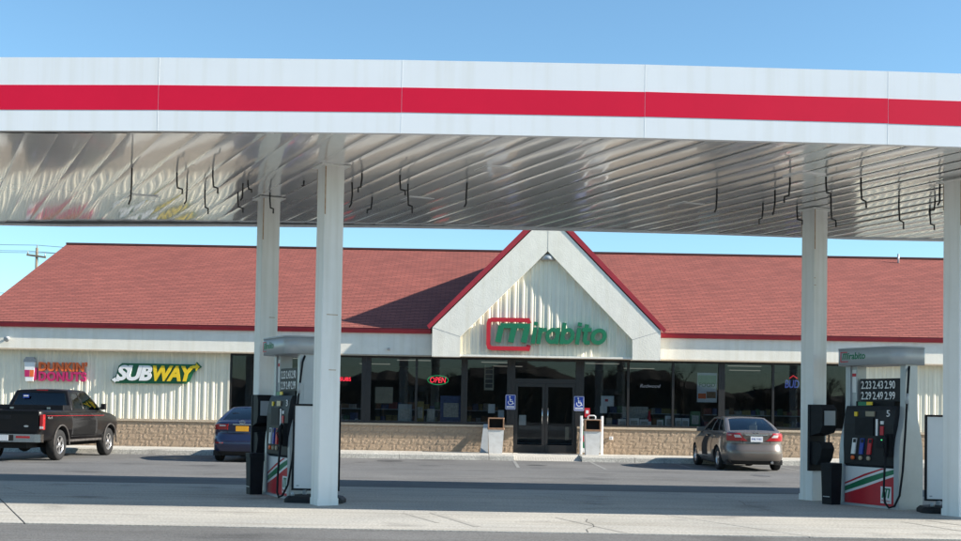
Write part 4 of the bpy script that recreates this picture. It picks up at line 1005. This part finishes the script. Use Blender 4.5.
def glyph(ch, x0, x1, z0, zx, za, y, d, w):
    mb = MB(); sl = .14
    def rib(pts, k, closed=False): ribbon(mb, [(px_+(pz-z0)*sl, pz) for px_, pz in pts], w, y-.0012*k, d, closed)
    rx = (x1-x0-w)/2; cx = (x0+x1)/2; cz = (z0+zx)/2; rz = (zx-z0-w)/2
    if ch == 'i': rib([(cx, z0), (cx, zx)], 0); rib([(cx, zx+.06), (cx, zx+.06+w*.9)], 0)
    elif ch == 'r': rib([(x0+w/2, z0), (x0+w/2, zx)], 0); rib([(x0+w/2, zx-w*1.6), (x0+w*.9, zx-w*.7), (x1, zx-w*.5)], 1)
    elif ch == 'a': rib(arc(cx, cz, rx, 0, 340, 18, rz), 0, True); rib([(x1-w/2, z0), (x1-w/2, zx)], 1)
    elif ch == 'b': rib(arc(cx, cz, rx, 0, 340, 18, rz), 0, True); rib([(x0+w/2, z0), (x0+w/2, za)], 1)
    elif ch == 't': rib([(cx-.02, za-.04), (cx-.02, z0+w), (cx+.03, z0+w*.5), (x1, z0+w*.5)], 0); rib([(x0, zx-w*.4), (x1, zx-w*.4)], 1)
    elif ch == 'o': rib(arc(cx, cz, rx, 0, 340, 20, rz), 0, True)
    return mb
for ch, a, b, zt in LX:
    sub(ms, glyph(ch, A_(a, 340).x-.03, A_(b, 340).x-.03, zb, zx, zc+.05, sy-.04, .12, .125).build('letter_'+ch, M['green']))
# sandwich shop sign
sy = WY-.05; B_ = lambda x, y: at(x, y, sy)
ss = tag(empty('shop_sign', (-10.4, sy, 2.4)), 'white and yellow sandwich shop letter sign with green outline on siding', 'sign')
xa, xm, xb = B_(117, 373).x, B_(152, 373).x, B_(197, 373).x; za, zb_ = B_(155, 381).z, B_(155, 365.5).z
def fit2(body, m, a, b, dz, off, y, dpt, name): return sub(ss, obj(name, text_mesh(name, body, m, a, b, za-dz, zb_+dz, y, dpt, off, .25, .95, res=4)))
g1 = MB(); 
back = [(xa-.19, za+.01), (xa-.02, za-.09), (xb-.33, za-.07), (xb-.22, za+.02), (xb-.10, zb_-.20), (xb+.16, zb_-.02), (xb+.0, zb_+.14), (xb-.06, zb_+.06), (xa+.17, zb_+.06), (xa+.06, zb_-.03), (xa+.0, za+.20), (xa-.05, za+.12)]
g1.front(back, sy-.05, sy-.0); sub(ss, g1.build('green_back', M['darkgreen']))
fit2('SUB', M['white_print'], xa, xm+.03, .0, .045, sy-.052, .05, 'white_letters'); fit2('WAY', M['yellow'], xm+.05, xb-.05, .0, .045, sy-.052, .05, 'yellow_letters')
ar = MB(); ar.front([(xb-.13, zb_-.07), (xb-.02, zb_-.07), (xb-.02, zb_-.16), (xb+.10, zb_-.02), (xb-.02, zb_+.10), (xb-.02, zb_+.02), (xb-.13, zb_+.02)], sy-.10, sy-.0525); sub(ss, ar.build('yellow_arrow', M['yellow']))
ar = MB(); ar.front([(xa+.10, za-.03), (xa+.10, za+.05), (xa-.02, za+.05), (xa-.02, za+.10), (xa-.14, za+.02), (xa-.02, za-.07), (xa-.02, za-.03)], sy-.10, sy-.0525); sub(ss, ar.build('white_arrow', M['white_print']))
# doughnut shop sign
ds = tag(empty('shop_sign', (-13.6, sy, 2.4)), 'orange and magenta doughnut shop sign with paper cup', 'sign')
cx0, cx1 = B_(24, 370).x, B_(37, 370).x; tz0, tz1 = B_(60, 381).z, B_(60, 362).z; tx0, tx1 = B_(39, 370).x, B_(87, 370).x
zmid = (tz0+tz1)/2
cup = MB(); cz1 = B_(30, 357).z; cm = (cx0+cx1)/2
cup.front([(cm-.12, tz0-.02), (cm+.12, tz0-.02), (cm+.17, cz1-.16), (cm-.17, cz1-.16)], sy-.09, sy-.001); co = sub(ds, cup.build('paper_cup', M['white_print']))
sub(ds, MB().front([(cm-.20, cz1-.16), (cm+.20, cz1-.16), (cm+.18, cz1-.06), (cm-.18, cz1-.06)], sy-.10, sy-.001).front([(cm-.15, cz1-.055), (cm+.15, cz1-.055), (cm+.12, cz1+.0), (cm-.12, cz1+.0)], sy-.10, sy-.001).build('cup_lid', M['groove']))
sub(ds, MB().front([(cm-.145, tz0+.12), (cm+.0, tz0+.12), (cm+.0, tz0+.34), (cm-.155, tz0+.34)], sy-.095, sy-.0905).build('cup_print', M['magenta'])); sub(ds, MB().front([(cm+.01, tz0+.12), (cm+.14, tz0+.12), (cm+.15, tz0+.34), (cm+.01, tz0+.34)], sy-.095, sy-.0905).build('cup_print', M['orange']))
sub(ds, MB().front([(cx1-.09, tz0+.02), (cx1+.02, tz0+.02), (cx1+.02, tz0+.42), (cx1-.09, tz0+.42)], sy-.06, sy-.001).build('pink_panel', M['magenta']))
zmid = (tz0+tz1)/2
sub(ds, obj('orange_letters', text_mesh('orange_letters', "DUNKIN'", M['orange'], tx0+.01, tx1+.01, zmid+.005, tz1+.005, sy-.001, .07, .042, 0, 1.12)))
sub(ds, obj('magenta_letters', text_mesh('magenta_letters', 'DONUTS', M['magenta'], tx0+.01, tx1-.01, tz0-.01, zmid-.005, sy-.001, .07, .042, 0, 1.12)))
# accessible signs on the door posts
def access(px, py, label):
    c = at(px, py, WY-.06); o = tag(empty('accessible_sign', (c.x, WY-.045, c.z-.24)), label, 'sign', 'accessible parking signs')
    MB().front(rrect(-.165, .165, 0, .48, .03), -.006, 0).build('plate', M['blue'], o)
    b = MB(); ribbon(b, rrect(-.15, .15, .015, .465, .025)[:], .012, -.0065, .002, True); b.build('border', M['white_print'], o)
    b = MB(); ribbon(b, arc(.0, .235, .075, 150, 390, 14), .022, -.0065, .002); ribbon(b, [(-.02, .37), (-.01, .265), (.06, .265), (.085, .19), (.11, .20)], .026, -.0067, .002); ribbon(b, [(-.015, .32), (.05, .32)], .02, -.0069, .002)
    b.front(arc(-.025, .405, .026, 0, 345, 10), -.009, -.0066); b.build('wheelchair_symbol', M['white_print'], o)
    b = MB(); b.box(-.12, .12, -.0085, -.0065, .05, .115); b.build('text_strip', M['white_print'], o)
    obj('strip_text', text_mesh('strip_text', 'PARKING', M['blue'], -.10, .10, .065, .10, -.0086, .001), o)
access(510.5, 402, 'blue accessible parking sign on the post above the lone white bin'); access(579, 403.5, 'blue accessible parking sign on the post above the framed white rack')

# window signs and goods inside the glass
GI = WY+.05
def I_(x, y): return at(x, y, GI)
o = tag(empty('open_neon', I_(438, 380)), 'red open neon with green oval behind the glass', 'neon sign')
c = I_(438.5, 380); b = MB(); n = 28
b.tube([(.33*math.cos(2*math.pi*k/n), 0, .145*math.sin(2*math.pi*k/n)) for k in range(n+1)], .010, 6); b.build('green_oval', M['neon_green'], o)
obj('red_letters', text_mesh('red_letters', 'OPEN', M['neon_red'], -.25, .25, -.085, .09, .01, .015, -.012, .12), o)
o = tag(empty('window_neon', I_(343, 379)), 'red lettered neon behind the glass beside the near column', 'neon sign'); obj('red_letters', text_mesh('red_letters', 'SUBS', M['neon_red'], -.10, .25, -.06, .06, .01, .02), o)
o = tag(empty('window_neon', I_(790, 383)), 'blue lettered beer neon with red top behind the glass', 'neon sign')
obj('blue_letters', text_mesh('blue_letters', 'BUD', M['neon_blue'], -.16, .30, -.16, .10, .01, .02, .02, .1), o); b = MB(); ribbon(b, [(-.02, .15), (.10, .24), (.24, .15)], .03, .0, .02); b.build('red_crown', emis('neon_dim_red', (1, .05, .06), .35), o)
o = tag(empty('window_neon', I_(650, 386)), 'pale script lettering on the glass above the white boxes', 'neon sign'); obj('white_letters', text_mesh('white_letters', 'Redwood', M['neon_white'], -.32, .34, -.05, .06, .01, .015, -.01, .3), o)
def poster(x0, y0, x1, y1, m, label, name='poster', cat='poster', group=None, y=GI):
    a = at(x0, y1, y); b_ = at(x1, y0, y)
    o = tag(empty(name, (a.x, y, a.z)), label, cat, group); w, h = b_.x-a.x, b_.z-a.z
    MB().box(0, w, 0, .006, 0, h).build('sheet', m, o); return o, w, h
o, w, h = poster(697, 373, 717, 402, M['white_print'], 'pale green food poster hanging in the window')
MB().box(.02, w-.02, -.004, -.0005, .0+h*.62, h*.92).build('green_field', mat('pale_green', (.35, .55, .35), .6, var=.1), o); obj('print', text_mesh('print', 'FOOD', M['green'], .06, w-.06, h*.52, h*.66, -.0045, .002), o)
MB().box(.03, w*.45, -.004, -.0005, h*.12, h*.30).build('picture', M['orange'], o); MB().box(w*.48, w-.03, -.004, -.0005, h*.14, h*.36).build('picture', M['prod5'], o)
o, w, h = poster(601, 396, 614, 406, M['white_print'], 'white notice with red mark taped inside the glass'); MB().box(w*.3, w*.55, -.003, -.0005, h*.45, h*.7).build('red_mark', M['red'], o)
poster(600, 406, 607, 413, M['white_print'], 'small white note below the notice with red mark')
o, w, h = poster(484, 365, 494, 390, M['cardboard'], 'tall narrow vertical banner in the window left of the doors')
for k in range(5): MB().box(.04, w-.04, -.003, -.0005, .08+k*h/5.4, .20+k*h/5.4).build('print', M['inwall'], o)
poster(488, 404, 495, 413, M['white_print'], 'small white notice above the lone white bin'); poster(498, 410, 504, 418, M['plate'], 'small pale notice beside the bronze door post')
poster(519, 415, 526, 425, M['white_print'], 'white notice on the left entrance door'); poster(565, 427, 569, 440, M['cardboard'], 'narrow yellow sticker on the right entrance door')
o, w, h = poster(584.5, 408, 590, 417, M['red'], 'small red notice above the framed white rack', y=WY-.05); MB().box(w*.25, w*.75, -.003, -.0005, h*.4, h*.75).build('print', M['white_print'], o)
poster(375, 387, 393, 403, M['cardboard'], 'tan sheet hung inside the left hand windows')
def win_box(x0, x1, y0, y1, m, label, d=.14):
    a = at(x0, y1, WY+.2); b_ = at(x1, y0, WY+.2); o = tag(empty('window_box', ((a.x+b_.x)/2, WY+.16, .932)), label, 'box', 'goods on the window ledge')
    w = b_.x-a.x; h = b_.z-a.z
    MB().box(-w/2, w/2, 0, d, 0, h).build('carton', m, o); MB().box(-w*.35, w*.35, -.003, 0, h*.25, h*.75).build('print', M['prod3'], o)
for (x0, x1, y0, y1, mk, lb) in ((606, 612, 418, 427, 'cardboard', 'small tan box on the window ledge behind the framed rack'), (618, 626, 419, 427, 'white_print', 'white box on the ledge next to the small tan box'), (629, 639, 418, 427, 'white_print', 'white carton under the pale script, first of a pair'), (639.5, 649, 419, 427, 'plate', 'white carton under the pale script, second of a pair'),
                                 (657, 663, 420, 428, 'white_print', 'narrow white box on the ledge before the window post'), (665, 672, 416, 428, 'plate', 'tall pale box on the ledge before the window post'), (675, 681, 418, 428, 'white_print', 'white box on the ledge just past the window post'), (681.5, 689, 418, 428, 'plate', 'white box touching the red and green carton side'), (690, 700, 412, 429, 'prod4', 'tall red and green carton on the window ledge'),
                                 (416, 424, 401, 423, 'prod1', 'tall yellow display carton under the open neon'), (427, 435, 408, 423, 'prod3', 'pale display carton right of the yellow one'), (440, 462, 396, 424, 'prod2', 'dark blue display stand in the window'), (398, 412, 404, 423, 'seat', 'heap of grey goods left of the yellow carton'), (355, 358, 418, 422, 'white_print', 'tiny white box on the ledge beside the near column')):
    win_box(x0, x1, y0, y1, M[mk], lb)
c = I_(637, 409); o = tag(empty('counter_board', (c.x, WY+.5, c.z-.3)), 'wide pale board standing behind the white cartons', 'board'); MB().box(-.42, .42, 0, .03, 0, .38).box(-.42, -.39, .0, .03, -.6, 0).box(.39, .42, .0, .03, -.6, 0).build('board', M['prod3'], o)
c = I_(650, 415); o = tag(empty('red_bottle_display', (c.x, WY+.22, .932)), 'red and white striped bottle display on the ledge', 'display'); MB().lathe([(.07, 0), (.07, .3), (.04, .42), (.03, .55), (.001, .55)], 12).build('bottle', M['red'], o); MB().lathe([(.072, .08), (.072, .2)], 12).build('label_band', M['white_print'], o)

# ================================================================ ALONG THE SIDEWALK
def trash(px, label):
    c = at(px, 440, 37.3); o = tag(empty('litter_bin', (c.x, 37.45, SWZ)), label, 'bin', 'white litter bins with brown hoods by the doors')
    v = [(-.205, -.205, 0), (.205, -.205, 0), (.205, .205, 0), (-.205, .205, 0), (-.245, -.245, .74), (.245, -.245, .74), (.245, .245, .74), (-.245, .245, .74)]
    MB().add(v, [(0, 3, 2, 1), (4, 5, 6, 7), (0, 1, 5, 4), (1, 2, 6, 5), (2, 3, 7, 6), (3, 0, 4, 7)]).build('bin_body', M['bin_white'], o)
    MB().box(-.265, .265, -.265, .265, .741, .80, bev=.02).build('rim', M['bin_brown'], o)
    h = MB().box(-.255, -.215, -.25, .25, .801, 1.08).box(.215, .255, -.25, .25, .801, 1.08).box(-.215, .215, .22, .25, .801, 1.08).box(-.255, .255, -.25, .25, 1.081, 1.115, bev=.02)
    h.build('hood', M['bin_brown'], o); MB().box(-.214, .214, .0, .02, .80, 1.08).build('flap', M['cardark'], o)
trash(495.8, 'white litter bin with brown hood standing by the leaning grey board'); trash(592.5, 'white litter bin with brown hood in front of the framed white rack')
c = at(591.5, 440, 37.8); o = tag(empty('framed_rack', (c.x, 37.85, SWZ)), 'white tubular frame with green panels behind the litter bin', 'rack')
fr = MB()
for s in (-1, 1): fr.box(s*.33-.04, s*.33+.04, -.04, .04, 0, 1.22, bev=.015)
fr.box(-.29, .29, -.03, .03, .05, .12).box(-.29, .29, -.03, .03, 1.05, 1.12).build('frame', M['white'], o)
MB().tube([(-.12, 0, 1.12), (-.12, 0, 1.2), (-.08, 0, 1.23), (.08, 0, 1.23), (.12, 0, 1.2), (.12, 0, 1.12)], .022, 8).build('handle', M['white'], o)
MB().box(-.289, .289, -.01, .01, .121, 1.049).build('panel', M['white_print'], o); MB().box(-.27, -.14, -.013, -.0105, .2, .9).box(.14, .27, -.013, -.0105, .2, .9).build('green_print', M['green'], o); MB().box(-.27, -.14, -.0155, -.0135, .4, .6).build('red_print', M['red'], o)
c = at(484, 440, 37.9); o = tag(empty('leaning_board', (c.x, 37.8, SWZ)), 'narrow grey board leaning on the tan block base', 'board')
lb = MB(); lb.add([(-.12, -.05, 0), (.14, -.05, 0), (.14, -.01, 0), (-.12, -.01, 0), (-.02, .27, .9), (.12, .27, .9), (.12, .31, .9), (-.02, .31, .9)], [(0, 3, 2, 1), (4, 5, 6, 7), (0, 1, 5, 4), (1, 2, 6, 5), (2, 3, 7, 6), (3, 0, 4, 7)]); lb.build('board', M['pumpgrey'], o); MB().box(-.13, .15, -.06, .0, .0, .02).build('foot', M['pumpgrey'], o)
MB().box(0, .12, 0, .03, 0, .08).build('x', M['white'], None) if False else None
c = at(611, 438, WY-.11); o = tag(empty('outlet_box', (c.x, WY-.125, c.z-.05)), 'small pale outlet cover on the split block base', 'outlet'); MB().box(-.06, .06, 0, .04, 0, .10, bev=.01).build('cover', M['white'], o); MB().box(-.03, .03, -.003, 0, .02, .08).build('lid', M['groove'], o)

# ================================================================ FAR: UTILITY POLE AND WIRES
PY_ = 110
b0 = at(35, 330, PY_); tp = at(37, 248, PY_)
o = tag(empty('utility_pole', (b0.x, PY_, -.35)), 'wooden utility pole with crossarm beyond the roof', 'utility pole')
hgt = tp.z+.35
MB().tube([(0, 0, 0), (tp.x-b0.x, 0, hgt)], [.19, .12], 10).build('post', M['wood'], o)
ax = tp.x-b0.x
MB().box(ax-.9, ax+.9, -.15, -.02, hgt-.85, hgt-.68, Matrix.Translation((ax, 0, hgt-.75)) @ Matrix.Rotation(R(7), 4, 'Y') @ Matrix.Translation((-ax, 0, -hgt+.75))).build('crossarm', M['wood'], o)
for dx in (-.8, .8): MB().tube([(ax+dx, -.08, hgt-.68-dx*.12), (ax+dx, -.08, hgt-.38-dx*.12)], [.06, .04], 8).build('insulator', M['pumpgrey'], o)
MB().tube([(ax, 0, hgt), (ax, 0, hgt+.3)], [.06, .04], 8).build('insulator', M['pumpgrey'], o)
for (z, dx, l_) in ((hgt+.25, 0, 'thin overhead wire from the pole top'), (hgt-.45, .8, 'thin overhead wire from one end of the crossarm'), (hgt-.3, -.8, 'thin overhead wire from the other end of the crossarm'), (hgt-4.2, 0, 'low overhead cable crossing behind the roof')):
    pts = [(b0.x+ax+dx+60*t_, PY_-.1+14*t_, z-.35-2.2*(1-abs(1-2*(t_-math.floor(t_))))*.5-0) for t_ in [-1+.1*i for i in range(0, 21)]]
    tag(MB().tube(pts, .02, 5).build('overhead_wire', M['hook']), l_, 'wire', 'overhead wires')

# bare trees across the road, seen in the glass
rt_ = random.Random(5); tb = MB()
def branch(p, d, L_, r, lev):
    q = p+d*L_; tb.tube([p, q], [r, r*.65], 3 if lev > 1 else 6, False)
    if lev >= 6: return
    for k in range(3 if lev < 3 else 2):
        nd = (d+Vector((rt_.uniform(-.75, .75), rt_.uniform(-.7, .7), rt_.uniform(-.15, .45)))).normalized(); branch(q if k else p+d*L_*.7, nd, L_*rt_.uniform(.66, .82), max(.016, r*.62), lev+1)
for i in range(44):
    branch(Vector((-70+i*3.3+rt_.uniform(-1.5, 1.5), rt_.uniform(-75, -50), -.35)), Vector((rt_.uniform(-.12, .12), 0, 1)).normalized(), rt_.uniform(1.2, 2.3), .2, 0)
hl = MB(); NX = 240; hv = []                          # unseen wooded rise, shaped to keep low sky out of the glass
for i in range(NX+1):
    x = -160+320*i/NX; h_ = 6.0+1.5*math.sin(x*.07+1)+.9*math.sin(x*.31)+rt_.uniform(-.45, .45)
    hv += [(x, -88, -.4), (x, -90, h_*.8), (x, -94, h_), (x, -110, h_*.9)]
hl.add(hv, [(4*i+k, 4*i+4+k, 4*i+5+k, 4*i+1+k) for i in range(NX) for k in range(3)])
tag(hl.build('sky_screen_rise', M['bark']), 'unseen brown wooded rise across the road, shaped to block low sky from the shop glass', 'hill', kind='structure')
tag(tb.build('bare_trees', M['bark']), 'row of bare trees across the road, mirrored in the shop glass', 'trees', kind='stuff')
